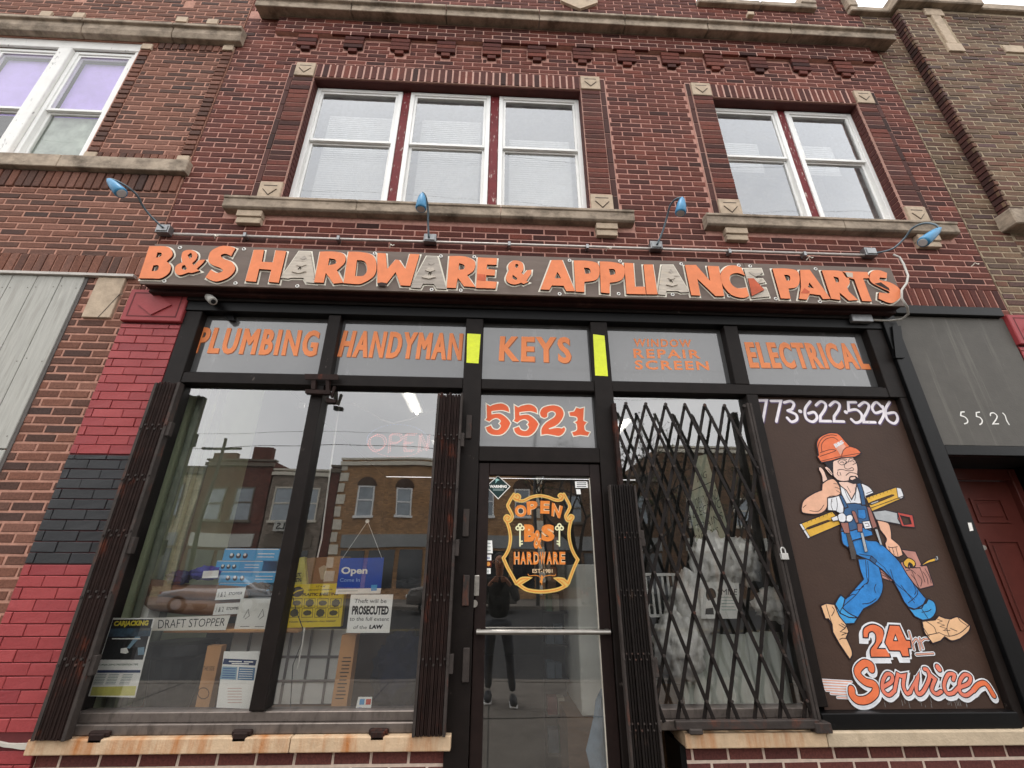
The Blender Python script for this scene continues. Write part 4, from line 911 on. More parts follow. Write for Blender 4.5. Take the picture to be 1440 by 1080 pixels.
MB().box(gx1, gx1+.018, gy-.012, gy+.04, .70, 2.74).build('end_channel', M_rustG, SGt, bevel=.002); MB().box(gx1+.022, gx1+.04, gy-.012, gy+.04, .70, 2.74).build('end_channel', M_rustG, SGt, bevel=.002)
MB().box(gx0-.03, gx0, gy-.005, gy+.04, .70, 2.72).build('end_channel', M_rust, SGt, bevel=.002)
MB().box(1.09, 1.945, -.10, -.06, .705, .748).build('bottom_track', M_rustG, SGt, bevel=.004)
MB().box(1.93-.02, 2.01, -.105, -.04, .684, .735).build('track_bracket', M_rustG, SGt, bevel=.004); MB().box(1.16, 1.24, -.11, -.05, .684, .712).build('track_bracket', M_rustG, SGt, bevel=.006)
pk = MB(); x, z = at(1102, 779, gy-.03)
pk.box(x-.022, x+.022, gy-.045, gy-.02, z-.035, z+.005); pk.tube([(x-.014, gy-.032, z), (x-.014, gy-.032, z+.028), (x-.006, gy-.032, z+.04), (x+.006, gy-.032, z+.04), (x+.014, gy-.032, z+.028), (x+.014, gy-.032, z)], .005)
pk.build('padlock', mat('bright_padlock', '#c9c8c4', rough=.3, metal=.4, var=.1), label='small silver padlock hanging on the end channel of the stretched gate', cat='padlock', bevel=.004, loc=(x, gy-.03, z))
# lugs on the aluminium rail and hook bracket on the mullion
for px in (143, 342, 533):
    x = X(px, 1022, -.05); MB().box(x-.055, x+.055, -.06, -.031, .684, .712).box(x-.04, x+.04, -.075, -.0605, .66, .705).build('gate_lug', M_rust, SF, bevel=.006)
hk = MB(); hq = (420, 515, 18)
for q, y0, y1 in (("150,190 980,205 1010,250 990,340 150,330", -.06, -.05), ("310,335 430,335 410,575 310,575", -.055, -.02), ("690,230 770,230 770,610 680,610", -.055, -.02), ("160,580 790,610 790,700 160,680", -.07, -.03), ("870,500 940,510 840,790 800,780", -.04, -.02), ("690,790 940,840 920,920 690,910", -.05, -.02)):
    hk.prism(pl(q, y0, hq), y0, y1)
hk.build('track_hook', M_rust, SF, bevel=.002)
# hinges on the door post
for py in (600, 735, 830, 935):
    x = X(659 if py < 700 else 655, py, -.03); z = Z(659, py, -.03); MB().box(x-.02, x+.022, -.035, -.0205, z-.09, z+.09).build('hinge_strap', M_rustG, SF, bevel=.003)
# ------------------------------------------------------------ gooseneck lamps, conduit, camera, box
M_blue = mat('blue_lamp_enamel', '#4485ad', rough=.4, var=.15, scale=30, bump=.1); M_neck = mat('grey_blue_conduit', '#5f6d75', rough=.45, metal=.3, var=.15, bump=.1)
CD = MB()
zc = 4.21; CD.tube([(-2.80, -.035, 4.215), (0, -.035, 4.225), (3.38, -.035, 4.24)], .0125, n=10)
cdo = CD.build('conduit', mat('conduit_paint', '#c2bab3', rough=.4, metal=.3, var=.2, scale=20, bump=.1), label='long thin metal conduit running along the wall just above the sign', cat='conduit', smooth=True, loc=(0, -.035, 4.22))
cl = MB()
for x in (-2.2, -1.4, .1, .8, 2.1, 2.8): cl.box(x-.012, x+.012, -.055, -.0, 4.20, 4.245)
cl.build('clip', M_galv, cdo, bevel=.002, kind='stuff')
def p3(px, py, Y): x, z = at(px, py, Y); return Vector((x, Y, z))
LMP = [
 ((231, 325), [(229,320,-.07),(213,305,-.13),(201,290,-.20),(193,275,-.28),(178,262,-.36),(160,253,-.42),(151,252,-.44)], (153,253,-.43), (170,271,-.42), 'blue bullet head gooseneck lamp at the far left end of the sign'),
 ((605, 338), [(603,334,-.07),(602,315,-.12),(602,297,-.18),(600,282,-.25),(597,274,-.31),(594,271,-.34)], (594,273,-.33), (592,293,-.33), 'blue gooseneck lamp standing above the letters WA of HARDWARE below the three windows'),
 ((922, 348), [(924,344,-.07),(932,325,-.12),(938,305,-.18),(942,290,-.25),(949,281,-.31),(957,278,-.35)], (959,279,-.35), (957,299,-.35), 'blue gooseneck lamp on bare brick between the two groups of upper windows'),
 ((1222, 357), [(1232,356,-.06),(1255,350,-.11),(1272,335,-.17),(1283,321,-.24),(1300,314,-.31),(1315,316,-.36),(1322,322,-.38)], (1321,322,-.38), (1299,340,-.38), 'blue gooseneck lamp reaching right over the end of the sign')]
for (bxp, path, h0, h1, lab) in LMP:
    base = p3(*bxp, -.03); g = thing('gooseneck_lamp', base, lab, 'wall lamp', 'lamps above the sign')
    b_ = MB(); b_.box(base[0]-.055, base[0]+.055, -.06, 0, base[2]-.035, base[2]+.05); b_.box(base[0]-.045, base[0]+.045, -.068, -.0605, base[2]-.025, base[2]+.04)
    b_.build('junction_box', M_galv, g, bevel=.004)
    pts = [tuple(p3(*q)) for q in path]; sm = []
    for i in range(len(pts)-1):
        p0, p1, p2, p3_ = pts[max(i-1, 0)], pts[i], pts[i+1], pts[min(i+2, len(pts)-1)]
        for k in range(5):
            t = k/5; sm.append(tuple(.5*((2*p1[j])+(-p0[j]+p2[j])*t+(2*p0[j]-5*p1[j]+4*p2[j]-p3_[j])*t*t+(-p0[j]+3*p1[j]-3*p2[j]+p3_[j])*t**3) for j in range(3)))
    sm.append(pts[-1])
    MB().tube(sm, .0085, n=8).build('neck', M_neck, g, smooth=True)
    a, b = p3(*h0), p3(*h1); d = (b-a); L0 = d.length
    MB().tube([a-d*.10, a+d*.08, a+d*.25, a+d*.55, a+d*.98, a+d*1.06], [.006, .022, .031, .040, .046, .040], n=16).build('lamp_shade', M_blue, g, smooth=True)
    MB().tube([a+d*1.061, a+d*1.075], [.034, .030], n=14).build('bulb', mat('frosted_bulb', '#b9bcbc', rough=.3, var=0, bump=0), g)
EB = thing('service_box', p3(1214, 448, -.03), 'grey electrical box with curved cable at the right end of the sign', 'electrical box')
x, z = at(1213, 448, -.06)
MB().box(x-.10, x+.08, -.075, -.031, z-.035, z+.035).build('box_body', M_galv, EB, bevel=.004)
pth = [(1256,358,-.04),(1265,362,-.05),(1271,372,-.08),(1277,388,-.15),(1275,398,-.2),(1268,408,-.22),(1268,420,-.22),(1276,432,-.2),(1277,442,-.12),(1268,449,-.07),(1250,451,-.05),(1228,450,-.05)]
MB().tube([tuple(p3(*q)) for q in pth], .009, n=8).build('cable', mat('cable_white', '#b5b2ab', var=.1, bump=0), EB, smooth=True)
SCm = thing('security_camera', p3(297, 418, -.05), 'small white bullet camera under the left end of the sign', 'camera')
a = p3(293, 417, -.06); b = p3(300, 424, -.13)
MB().tube([a, a+(b-a)*.1, b-(b-a)*.05, b], [.018, .03, .032, .027], n=14).build('camera_body', mat('grey_white_plastic', '#9a9892', var=.15, bump=.05), SCm, smooth=False, bevel=.002)
MB().tube([b+(b-a)*.01, b+(b-a)*.04], [.018, .014], n=12).build('lens', M_dark, SCm); MB().box(a[0]-.012, a[0]+.012, -.06, -.0, a[2], a[2]+.03).build('bracket', mat('grey_white_plastic', '#9a9892', var=.15, bump=.05), SCm, bevel=.002)
MB().prism(pl("932,232 980,240 990,272 965,270 940,245", .02, (0,360,3)), .02, .045).build('window_catch', M_frameD, SF, bevel=.002)
# ragged cable ends above the sign
for px, py in ((302, 336), (548, 349), (852, 353), (1134, 366), (1366, 375)):
    a = p3(px, py, -.02); MB().tube([a, a+Vector((.012, -.03, .02)), a+Vector((.03, -.035, .0)), a+Vector((.045, -.03, .012))], .004, n=6).build('wire_end', M_cream, SG)
# ------------------------------------------------------------ mural of the handyman
YM = .03
MP = [at(1057, 557, YM), at(1264, 557, YM), at(1421, 1000, YM), at(1161, 1003, YM)]
M_mural = mat('mural_brown', '#402e25', rough=.6, var=.1, scale=5, bump=.3, bscale=60, wear=(9, .66, .8, '#55463e', (2, 1, 1)))
mural = MB().box(2.076, xj2-.001, YM, YM+.03, .766, zt0-.086).build('mural_board', M_mural, SF)
pm = lambda n, h, **k: mat(n, h, rough=.55, var=k.pop('var', .13), scale=13, bump=k.pop('bump', .3), wear=(15, .67, .73, '#5a463a', (1, 1, .7)), **k)
C_ = dict(hat=pm('paint_hat_orange', '#dd7248'), hatp=pm('paint_pink', '#d9a08c'), ln=pm('paint_line', '#231a22', var=0, bump=0), skin=pm('paint_skin', '#e0ad90'), skinl=pm('paint_skin_light', '#e2bfae'),
  hair=pm('paint_hair', '#1d1b22'), wh=pm('paint_white', '#dcdde0'), bl=pm('paint_blue', '#2e7cc0', var=.25), bd=pm('paint_blue_dark', '#32577f', var=.15), bc=pm('paint_cuff', '#3d95cf', var=.15), yl=pm('paint_yellow', '#d8a93f'),
  yd=pm('paint_slot', '#4a3113'), br=pm('paint_leather', '#96645a'), gy=pm('paint_steel', '#a9acae', var=.15), rd=pm('paint_red', '#b9493f'), tn=pm('paint_shoe', '#dfb389'), wd=pm('paint_wood', '#b07d72', var=.2), dg=pm('paint_dark_grey', '#4a4340'))
pic = MB(); lay = [0]
A_, B_, D_, E_ = (1120, 600, 12), (1110, 660, 8), (1150, 760, 6.835), (1140, 840, 6)
def yy():
    lay[0] += 1; return YM-.0006-.00007*lay[0]
def fill(c, o, s, line=.0075, holes=()):
    y = yy(); P = pl(s, y, o); pic.prism(P, y, None, C_[c], [pl(h, y, o) for h in holes])
    if line:
        pic.ribbon(P, line, y-.0001, C_['ln'], closed=True)
        for h in holes: pic.ribbon(pl(h, y, o), line, y-.0001, C_['ln'], closed=True)
def line(o, s, w_=.0062, c='ln'):
    y = yy(); pic.ribbon([at(a, b, y) for a, b in tr(s, o, False)], w_, y, C_[c])
fill('wd', D_, "800,85 940,105 1000,240 1050,240 1115,435 980,470 900,400 790,300 800,200 940,262")
fill('wd', D_, "590,265 700,330 725,400 610,362")
for s in ("850,290 900,285* 940,320*", "960,330 1000,380* 990,440*", "1010,300 1050,360* 1060,420*", "900,330 940,380* 960,430*", "1030,270 1075,350* 1090,410*", "600,300 650,330* 700,370*", "610,330 660,350* 700,390*", "980,260 1005,320* 1030,400*"): line(D_, s, .0045)
line(D_, "840,262 985,262", .005); line(D_, "900,285 980,468", .004)
fill('yl', D_, "820,205 865,168* 925,195* 940,235 915,262 905,230* 880,215* 868,250 880,270 835,245*")
fill('hair', D_, "878,225 905,230* 912,262 890,268", 0)
fill('yl', D_, "990,240 1060,188* 1140,165 1148,195 1070,215 1000,245"); fill('gy', D_, "1130,155 1150,150* 1158,185* 1140,205 1128,190", .004)
# level
fill('yl', B_, "860,318 1200,200 1262,225* 1292,318 930,475"); fill('yd', B_, "905,375* 1150,285 1165,300* 920,402", .004); fill('gy', B_, "912,380 1000,350 1004,365 925,395", .003); fill('wh', B_, "1205,203 1255,215 1285,300* 1262,330 1225,325", .005)
fill('yl', B_, "115,615 480,472 560,560 575,622 215,775"); fill('yd', B_, "205,655* 430,570 440,588* 215,674", .004); fill('wh', B_, "112,615 140,612 235,765 212,780", .004)
for k in range(7): line(B_, f"{200+45*k},{582-17*k} {206+45*k},{600-17*k}", .003); line(B_, f"{900+40*k},{310-14*k} {905+40*k},{328-14*k}", .003)
line(B_, "150,690 560,545", .004); line(B_, "905,440 1285,300", .004)
# saw
fill('gy', B_, "935,475 1080,457 1218,490 1258,622 975,568"); fill('rd', B_, "1215,480 1388,515 1415,655 1270,642 1222,560", holes=("1250,522 1352,542 1372,612 1290,622",))
for k in range(9): line(B_, f"{1000+28*k},{575+6*k} {1008+28*k},{592+6*k}", .0035)
# right arm and hand
fill('skin', B_, "985,570 1060,585 1120,612* 1145,700* 1150,780 1240,860* 1280,965 1225,992 1180,975 1110,935* 1075,830 1090,775* 1020,680")
for s in ("1120,880 1140,940", "1160,885 1180,960", "1200,880 1225,985", "1110,870 1150,880* 1215,870*"): line(B_, s, .004)
# legs
fill('bl', D_, "385,175 480,170 565,190 602,300* 628,450* 590,560* 530,612 440,660 385,745 300,740 215,700 165,610 215,522 270,560 350,470 440,370 408,280*")
fill('bc', D_, "165,605 185,570 222,522 262,560 240,650 300,700* 385,742 352,798 258,802 200,720*")
fill('bl', D_, "238,0 360,-60 480,0 560,5 640,60* 780,200* 860,330* 965,470* 1042,562 1000,650 930,660 872,640 830,590 782,490 720,380 620,280 500,190 400,150 330,110*")
fill('bc', D_, "868,640 930,662* 1042,600 1062,560 1120,595* 1137,680* 1092,748* 1010,767 932,730")
for s in ("390,180 470,180 560,195 640,260 700,350* 780,490", "460,190 470,350 480,400* 430,440* 360,530* 240,640* 215,700", "480,200 490,370* 470,420", "560,420 545,460* 555,500", "700,280 740,400* 830,480 930,570", "800,430 870,520 930,600", "915,410 945,480* 930,520", "960,480 950,530* 870,600", "400,130 520,150 560,190", "270,560 330,520* 360,520", "340,480 400,470* 440,440", "1000,690 1060,680* 1090,660", "1000,660 1060,750", "560,560 500,600* 430,610", "250,0 270,60* 330,110"): line(D_, s, .0042)
fill('bd', D_, "512,150 566,190 550,225 500,185", .004)
# shoes
fill('tn', E_, "85,70 130,50 200,60 242,160 300,230 322,290 300,340 345,440* 352,490 332,525 240,390 188,300 180,225 152,182 125,182")
for s in ("130,60 150,130* 180,225", "182,80 200,110* 178,155*", "245,355 270,345* 305,350", "150,182 188,290 240,385 325,512", "240,230 290,260 250,290 300,300 260,320 318,300", "260,220 300,245 280,270"): line(E_, s, .0045)
fill('tn', E_, "940,202 1050,190 1080,155 1130,175 1180,182 1240,165* 1310,210* 1347,240 1332,290* 1260,350 1190,367* 1132,332 1097,368 1030,390 1000,350 958,290*")
for s in ("975,322 1085,298 1165,328* 1260,300* 1335,235", "980,205 1040,250* 1060,300", "1170,190 1150,260* 1170,330", "1060,180 1110,200 1070,215 1130,235 1090,245 1150,265 1120,280 1175,280", "1180,262 1235,285*", "955,262 1000,330", "1240,165 1265,200* 1330,245"): line(E_, s, .0045)
# left forearm + raised thumb
fill('skin', B_, "370,162 430,120* 500,110* 560,180* 582,270 545,300 430,320 420,440* 330,502* 160,492* 135,442 160,350* 270,272* 365,232")
fill('skinl', A_, "375,690 410,684* 462,740* 500,830 528,892 470,940 438,930 430,830* 382,730", .005)
for s in ("155,430 190,400", "230,465 330,470* 390,400", "500,160 545,165 570,200", "515,200 560,215 580,240", "530,240 572,262", "430,320 470,300* 545,300"): line(B_, s, .004)
# shirt and chest
fill('wh', B_, "570,190 640,185 700,330 745,250 755,175 820,158 900,200* 952,265 862,302 862,385 640,392 600,350")
fill('wh', B_, "430,322 500,310* 562,290 612,382 612,490 565,495 520,468 430,462")
for s in ("480,330 470,400* 490,460", "530,320 540,400* 530,470"): line(B_, s, .004)
fill('skinl', B_, "548,140 640,128 760,145 748,250 700,340 640,235 575,185")
for s in ("620,220 650,300* 690,370", "740,200 745,290* 735,350", "650,190 690,260", "870,270 940,245"): line(B_, s, .004)
# overalls
fill('bd', B_, "640,388 735,380 832,398 872,420 900,560 925,690 760,700 620,700 575,720 610,480"); fill('bl', B_, "770,450 850,450 862,540* 830,560 775,545", .004)
fill('bd', B_, "755,160 802,150 838,260 862,400 815,405 790,260"); fill('bd', B_, "560,290 592,290 662,425 622,440")
fill('bl', B_, "580,700 700,690 830,652 930,700 940,742 860,760 720,800 660,880 600,830*")
# head
fill('hair', A_, "470,612 645,545 700,560 640,700 625,830 545,700", 0)
fill('skinl', A_, "480,690* 505,672 560,710 612,790 600,830 540,770*", .005)
fill('skinl', A_, "612,600 640,545 760,520 940,500 1010,600* 1035,700* 1032,800 1050,870 985,912 900,922 770,922* 690,900 625,830* 612,720")
fill('hair', A_, "700,905 800,915 880,905 892,850 925,830* 1000,830 1052,872 1110,930 1060,955 960,968 860,930 760,930", 0)
fill('skinl', A_, "915,855 980,845 1000,870 940,900 905,885", 0)
for s in ("700,592 740,560* 820,570* 842,618* 760,645* 700,600", "880,590 900,540* 980,560* 1005,610* 950,640*", "640,572 760,535 850,552", "842,600 880,595", "850,592 808,650* 825,702* 880,715* 940,690* 965,720*", "695,735 760,720* 880,745* 965,732*", "700,760 690,800* 720,830", "835,822 900,775* 1000,790* 1025,810", "735,770 750,820*", "740,600 780,595* 800,615*", "900,585 950,575* 975,600*", "530,720 590,790"): line(A_, s, .0048)
fill('hat', A_, "420,606 350,500 372,480 345,350* 352,240* 420,160* 560,105* 690,112 740,150* 800,220 900,330 1020,372* 1100,447 990,512 760,522 600,572")
fill('hatp', A_, "622,292 745,238 832,330 742,482 682,382", 0)
for s in ("400,440 560,388* 640,392* 645,415* 400,500", "430,430 425,300* 500,210* 620,182* 702,230", "410,582 700,512 1090,442", "760,505 790,400* 850,350 905,335", "375,470 365,330* 440,190* 570,140* 680,150"): line(A_, s, .0045)
y = yy(); text(pic, 'B&S', [(1120+625/12, 600+300/12), (1120+770/12, 600+225/12), (1120+805/12, 600+275/12), (1120+665/12, 600+360/12)], y, C_['wh'], .05)
# tool belt
for s in ("575,600 662,598 682,718 620,718", "762,610 822,610 822,702 770,702", "872,420 912,432 988,645 940,668 905,560", "702,480* 742,480* 782,600 750,602"): fill('br', B_, s, .0045)
fill('wh', B_, "820,588 902,578 928,662 850,672", .005); line(B_, "850,610 885,605 900,640 862,645", .004)
for s in ("548,515* 600,490* 642,540* 620,592* 562,582*", "640,530* 690,510* 716,550* 692,587* 645,582*", "470,545 540,520 552,572 490,585"): fill('wh', B_, s, .0045)
fill('dg', B_, "640,720 682,720 752,940 748,1012 700,1010", .003); fill('gy', B_, "960,672 992,672 1046,850 1022,850", .003); fill('gy', B_, "800,712 830,712 882,925 850,932", .003)
pic.build('painted_handyman', None, mural)
# lettering of the mural
ml = MB(); oP = (1055, 550, 6.545); M_phone = pm('paint_phone_white', '#e6dfe4'); M_halo = pm('paint_halo', '#5b4a6b')
def stk(mb, o, s, wpx, m, y, sh=(0, 0)):
    mb.ribbon([at(a, b, y) for a, b in tr(s, o, False, sh=sh)], wpx, y, m)
y0 = YM-.0012; k = 0
for s in ("45,85 150,85 115,280", "190,90 282,90 240,280", "312,105 370,92* 402,120* 385,165 345,180", "345,180 420,215* 428,262* 380,282* 340,245", "458,185 462,186", "552,95 505,165* 515,250* 575,282* 615,245* 590,195* 535,205*", "605,130 650,95* 692,118* 688,165* 645,230 645,275 742,277",
          "732,132 777,97* 819,120* 815,167* 772,232 772,277 862,280", "878,192 882,194", "972,102 902,102 906,180 975,170* 1025,215* 1020,272* 970,290* 930,258", "1000,135 1050,102* 1092,132* 1075,190* 1045,240 1045,285 1150,287", "1215,150 1160,102* 1122,148* 1150,200* 1210,185", "1218,140 1230,215* 1190,295", "1282,100 1245,170* 1262,260* 1325,297* 1357,255* 1332,200* 1265,205*"):
    k += 1; stk(ml, oP, s, .0215 if len(s) > 15 else .030, M_phone, y0-.0004-.00012*k); stk(ml, oP, s, .030, M_halo, y0-.00004*(k % 5), sh=(3, 6))
ml.build('phone_number', None, mural)
sv = MB(); y = y0
def outl(o, s, holes=(), big=.028, sh=(-14, 30)):
    global y
    P = pl(s, YM, o); Ps = pl(s, YM, o, sh=sh)
    sv.prism(Ps, y, None, C_['wh']); sv.ribbon(Ps, big, y-.0002, C_['wh'], closed=True); sv.ribbon(P, big, y-.0008, C_['wh'], closed=True)
    sv.prism(P, y-.0016, None, C_['hat'], [pl(h, YM, o) for h in holes]); sv.ribbon(P, .0075, y-.0018, C_['ln'], closed=True)
    for h in holes: sv.prism(pl(h, YM, o), y-.0015, None, C_['wh']); sv.ribbon(pl(h, YM, o), .006, y-.0018, C_['ln'], closed=True)
    y -= .0012
outl(E_, "440,340 445,262* 520,225* 602,262* 615,340* 585,395 562,430 650,432 672,505 505,505 500,440* 540,380* 545,322* 520,290* 490,300* 482,342")
outl(E_, "660,232 745,236 802,360 836,362 845,430 820,432 830,500 770,500 748,452 660,450 620,382", ("695,365 710,312 730,365",))
for i, s in enumerate(("830,290 872,440", "862,385 890,350* 915,385 928,445", "920,345 948,430", "932,372 960,350* 990,352", "892,482 1035,474")):
    stk(sv, E_, s, .024, C_['wh'], y-.0001*i); stk(sv, E_, s, .013, C_['ln'], y-.0007-.0001*i); stk(sv, E_, s, .0075, C_['hatp'], y-.0014-.0001*i)
y -= .0022
oV = (1200, 900, 6)
SVC = [(E_, "512,606 505,572* 455,556* 402,600* 400,652* 460,712* 535,738* 545,805* 480,862* 400,868* 352,825* 345,775", .040), (oV, "250,398 322,350* 325,298* 282,288* 248,350* 250,425* 300,465* 350,425", .020), (oV, "350,420 375,290 402,305 432,300 422,385* 450,450* 480,440", .020), (oV, "480,440 545,298 530,400* 548,455* 592,430* 642,320* 625,255* 600,245", .021),
       (oV, "655,300 690,330 662,415* 700,455* 742,435", .020), (oV, "712,228 724,246", .030), (oV, "842,335 852,292* 800,292* 765,380* 792,450* 842,448 888,400", .020), (oV, "893,400 970,368* 988,312* 940,292* 898,350* 900,438* 952,467* 1012,425", .020), (oV, "1012,425 1060,375* 1120,370* 1185,470", .026)]
for i, (o, s, w_) in enumerate(SVC):
    stk(sv, o, s, w_+.028, C_['wh'], y-.00008*i, sh=(6, 22)); stk(sv, o, s, w_+.026, C_['wh'], y-.0010-.00008*i)
for i, (o, s, w_) in enumerate(SVC): stk(sv, o, s, w_+.011, C_['ln'], y-.0020-.00008*i)
for i, (o, s, w_) in enumerate(SVC): stk(sv, o, s, w_, C_['hat'] if i in (0, 8) else pm('paint_coral', '#dc7a63'), y-.0030-.00008*i)
for i, s in enumerate(("45,695 345,712", "45,715 335,733", "60,740 325,755", "60,765 322,775", "130,785 318,798", "170,812 322,822", "225,845 335,850")):
    stk(sv, E_, s, .015, C_['wh'], y0+.0002-.00002*i); stk(sv, E_, s, .0065, C_['hatp'], y0-.0002-.00002*i)
sv.build('service_lettering', None, mural)
# scratches and drips low on the mural
sc_ = MB()
for i in range(70):
    px = rnd.choice([rnd.uniform(1165, 1400), rnd.gauss(1245, 14), rnd.gauss(1300, 12), rnd.gauss(1350, 10)]); py = rnd.uniform(976, 996); l = rnd.uniform(.01, .05)
    x, z = at(px, py, YM-.0004)
    if x < xj2-.03: sc_.add([(x, YM-.0004-.000003*i, z), (x+.0022, YM-.0004-.000003*i, z), (x+.004, YM-.0004-.000003*i, z+l), (x+.002, YM-.0004-.000003*i, z+l)], [(0, 1, 2, 3)])
sc_.build('scratches', mat('scratch_grey', '#8a8886', var=.2, bump=0), mural)
def at_loc(px, py, Y):
    x, z = at(px, py, Y); return (x, Y, z)
def blob(name, c, r, m, label, cat, sc=(1, 1, 1), amp=.18, sub=4, fr=3.6, par=None, flat=None):
    import bmesh
    bm = bmesh.new(); bmesh.ops.create_icosphere(bm, subdivisions=sub, radius=1)
    for v in bm.verts:
        n_ = mnoise.noise(v.co*fr+Vector(c)); n2 = abs(mnoise.noise(v.co*fr*1.7+Vector(c)*2))+.5*abs(mnoise.noise(v.co*fr*4+Vector(c)))
        k = 1+amp*n_+amp*.7*n2; v.co = Vector((v.co[0]*r*sc[0]*k, v.co[1]*r*sc[1]*k, v.co[2]*r*sc[2]*k))
        if flat is not None and v.co[2] < -flat: v.co[2] = -flat
    me = bpy.data.meshes.new(name); bm.to_mesh(me); bm.free(); me.materials.append(m)
    for p in me.polygons: p.use_smooth = True
    o = bpy.data.objects.new(name, me); COL.objects.link(o); o.location = Vector(c)-(parent_world(par) if par else Vector((0, 0, 0)))
    if par: o.parent = par
    ORIG[o.name] = Vector(c); return tag(o, label, cat)
# ------------------------------------------------------------ inside the shop
M_green = mat('pale_green_wall', '#b9c4a4', rough=.8, var=.12, scale=2.5, bump=.1); M_wood = mat('shelf_wood', '#6d5038', rough=.8, var=.25, scale=6, stretch=(1, 1, 4))
M_cardb = mat('cardboard', '#b98a5e', rough=.85, var=.1, scale=10, bump=.1)
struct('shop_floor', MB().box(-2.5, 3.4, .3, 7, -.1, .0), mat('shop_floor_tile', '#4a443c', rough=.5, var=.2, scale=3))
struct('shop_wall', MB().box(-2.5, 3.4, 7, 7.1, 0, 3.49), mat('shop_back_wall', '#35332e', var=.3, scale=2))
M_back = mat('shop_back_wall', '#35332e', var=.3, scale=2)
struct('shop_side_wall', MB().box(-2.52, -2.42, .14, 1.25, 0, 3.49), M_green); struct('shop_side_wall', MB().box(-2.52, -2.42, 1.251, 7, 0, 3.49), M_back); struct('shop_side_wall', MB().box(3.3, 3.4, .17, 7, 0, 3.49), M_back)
struct('shop_ceiling', MB().box(-2.5, 3.4, .145, 7, 3.5, 3.58), mat('ceiling_white', '#c9c9c4', var=.06, scale=2, bump=0))
struct('display_deck', MB().box(-2.41, -.24, .14, 1.05, .66, .70).box(1.0, 3.29, .14, 1.05, .66, .70), M_wood)
struct('display_riser', MB().box(-2.41, -.24, 1.0, 1.05, 0, .655).box(1.0, 3.29, 1.0, 1.05, 0, .655), M_wood)
M_tube = mat('lit_tube', '#ffffff', emit=((1, .95, .86, 1), 9.0), var=0, bump=0)
for i, (x, yq, lab) in enumerate(((-1.0, 1.1, 'fluorescent ceiling fixture seen near the top right corner of the left window'), (-.9, 3.6, 'unseen fluorescent fixture added deep in the shop to brighten it behind the left window'), (1.8, 2.4, 'unseen fluorescent fixture added on the ceiling to brighten the shop behind the right window'), (1.0, 4.6, 'unseen fluorescent fixture added far back on the ceiling to brighten the shop'))):  # only the first fixture is visible; the others are added to brighten the interior
    t = thing('ceiling_lamp', (x, yq, 3.45), lab, 'ceiling lamp', 'fluorescent lamps in the shop')
    MB().box(x-.08, x+.08, yq, yq+1.2, 3.43, 3.495).build('housing', M_vinyl, t); MB().tube([(x, yq+.02, 3.41), (x, yq+1.18, 3.41)], .016).build('tube', M_tube, t)
# pipes on the green wall
pg = MB()
for k, r_ in ((0, .025), (1, .018), (2, .03)): pg.tube([(-2.36+.0*k, .25+.13*k, .7), (-2.36, .25+.13*k, 3.5)], r_, n=8)
pg.build('wall_pipes', mat('painted_pipe', '#8b9584'), label='three painted pipes rising along the green side wall', cat='pipes', smooth=True, loc=(-2.36, .4, .7))
def card(name, q, Y, m, label, cat, depth=.0, group=None, extra=None):
    """flat item standing or hanging at depth Y"""
    P = qpx(q, Y); c = (sum(p[0] for p in P)/len(P), Y, min(p[1] for p in P))
    b = MB().prism(P, Y, Y+max(depth, .0015)); o = b.build(name, m, label=label, cat=cat, group=group, loc=c)
    if extra:
        e = MB(); extra(e); e.build('print', None, o)
    return o
YI = YG+.0075
# carjacking poster, taped inside the glass
def pos(e):
    q = (120, 850, 7.717)
    e.prism(pl("300,165 735,158 625,600 165,600", YI-.0003, q), YI-.0003, None, mat('poster_night', '#0b0f16', var=.3, scale=20, bump=0))
    e.prism(pl("270,262 720,255 700,345 245,350", YI-.0005, q), YI-.0005, None, mat('poster_blue', '#31495c', var=.6, scale=25, bump=0))
    text(e, 'CARJACKING', [(120+320/7.717, 850+180/7.717), (120+690/7.717, 850+172/7.717), (120+675/7.717, 850+245/7.717), (120+300/7.717, 850+250/7.717)], YI-.0008, mat('poster_yellow', '#d9c83c', var=0, bump=0), .05)
    e.prism(pl("385,478 450,470 470,520 440,535 380,525", YI-.0006, q), YI-.0006, None, M_paper); e.prism(pl("570,470 640,460 640,545 570,550", YI-.0006, q), YI-.0006, None, mat('poster_blue2', '#6f8fa3', var=.3, bump=0))
    e.prism(pl("540,350 600,350 480,480 450,470", YI-.0007, q), YI-.0007, None, mat('poster_blue2', '#6f8fa3'))
    text(e, 'Recognize the risk', [(120+290/7.717, 850+362/7.717), (120+605/7.717, 850+362/7.717), (120+600/7.717, 850+385/7.717), (120+285/7.717, 850+385/7.717)], YI-.0009, M_paper, 0) if False else e.ribbon([at(120+290/7.717, 850+372/7.717, YI), at(120+600/7.717, 850+372/7.717, YI)], .006, YI-.0009, M_paper, cap=False)
    text(e, 'CARJACKING PREVENTION TIPS', [(120+155/7.717, 850+645/7.717), (120+575/7.717, 850+640/7.717), (120+570/7.717, 850+668/7.717), (120+150/7.717, 850+670/7.717)], YI-.0005, mat('green_print', '#2f5a3c', var=0, bump=0), .02)
    e.prism(pl("135,712 600,712 595,742 125,742", YI-.0004, q), YI-.0004, None, mat('navy_print', '#283c66', var=0, bump=0))
    for c0 in (115, 250, 400):
        for k in range(7): e.ribbon([at(120+(c0+8)/7.717-k*.9, 850+(760+17*k)/7.717, YI), at(120+(c0+118)/7.717-k*.9, 850+(760+17*k)/7.717, YI)], .0035, YI-.0004, mat('grey_small_print', '#8b9b99'), cap=False)
    e.prism(pl("75,895 555,885 535,990 50,990", YI-.0003, q), YI-.0003, None, mat('poster_lime', '#c9c56a', var=.2, bump=0))
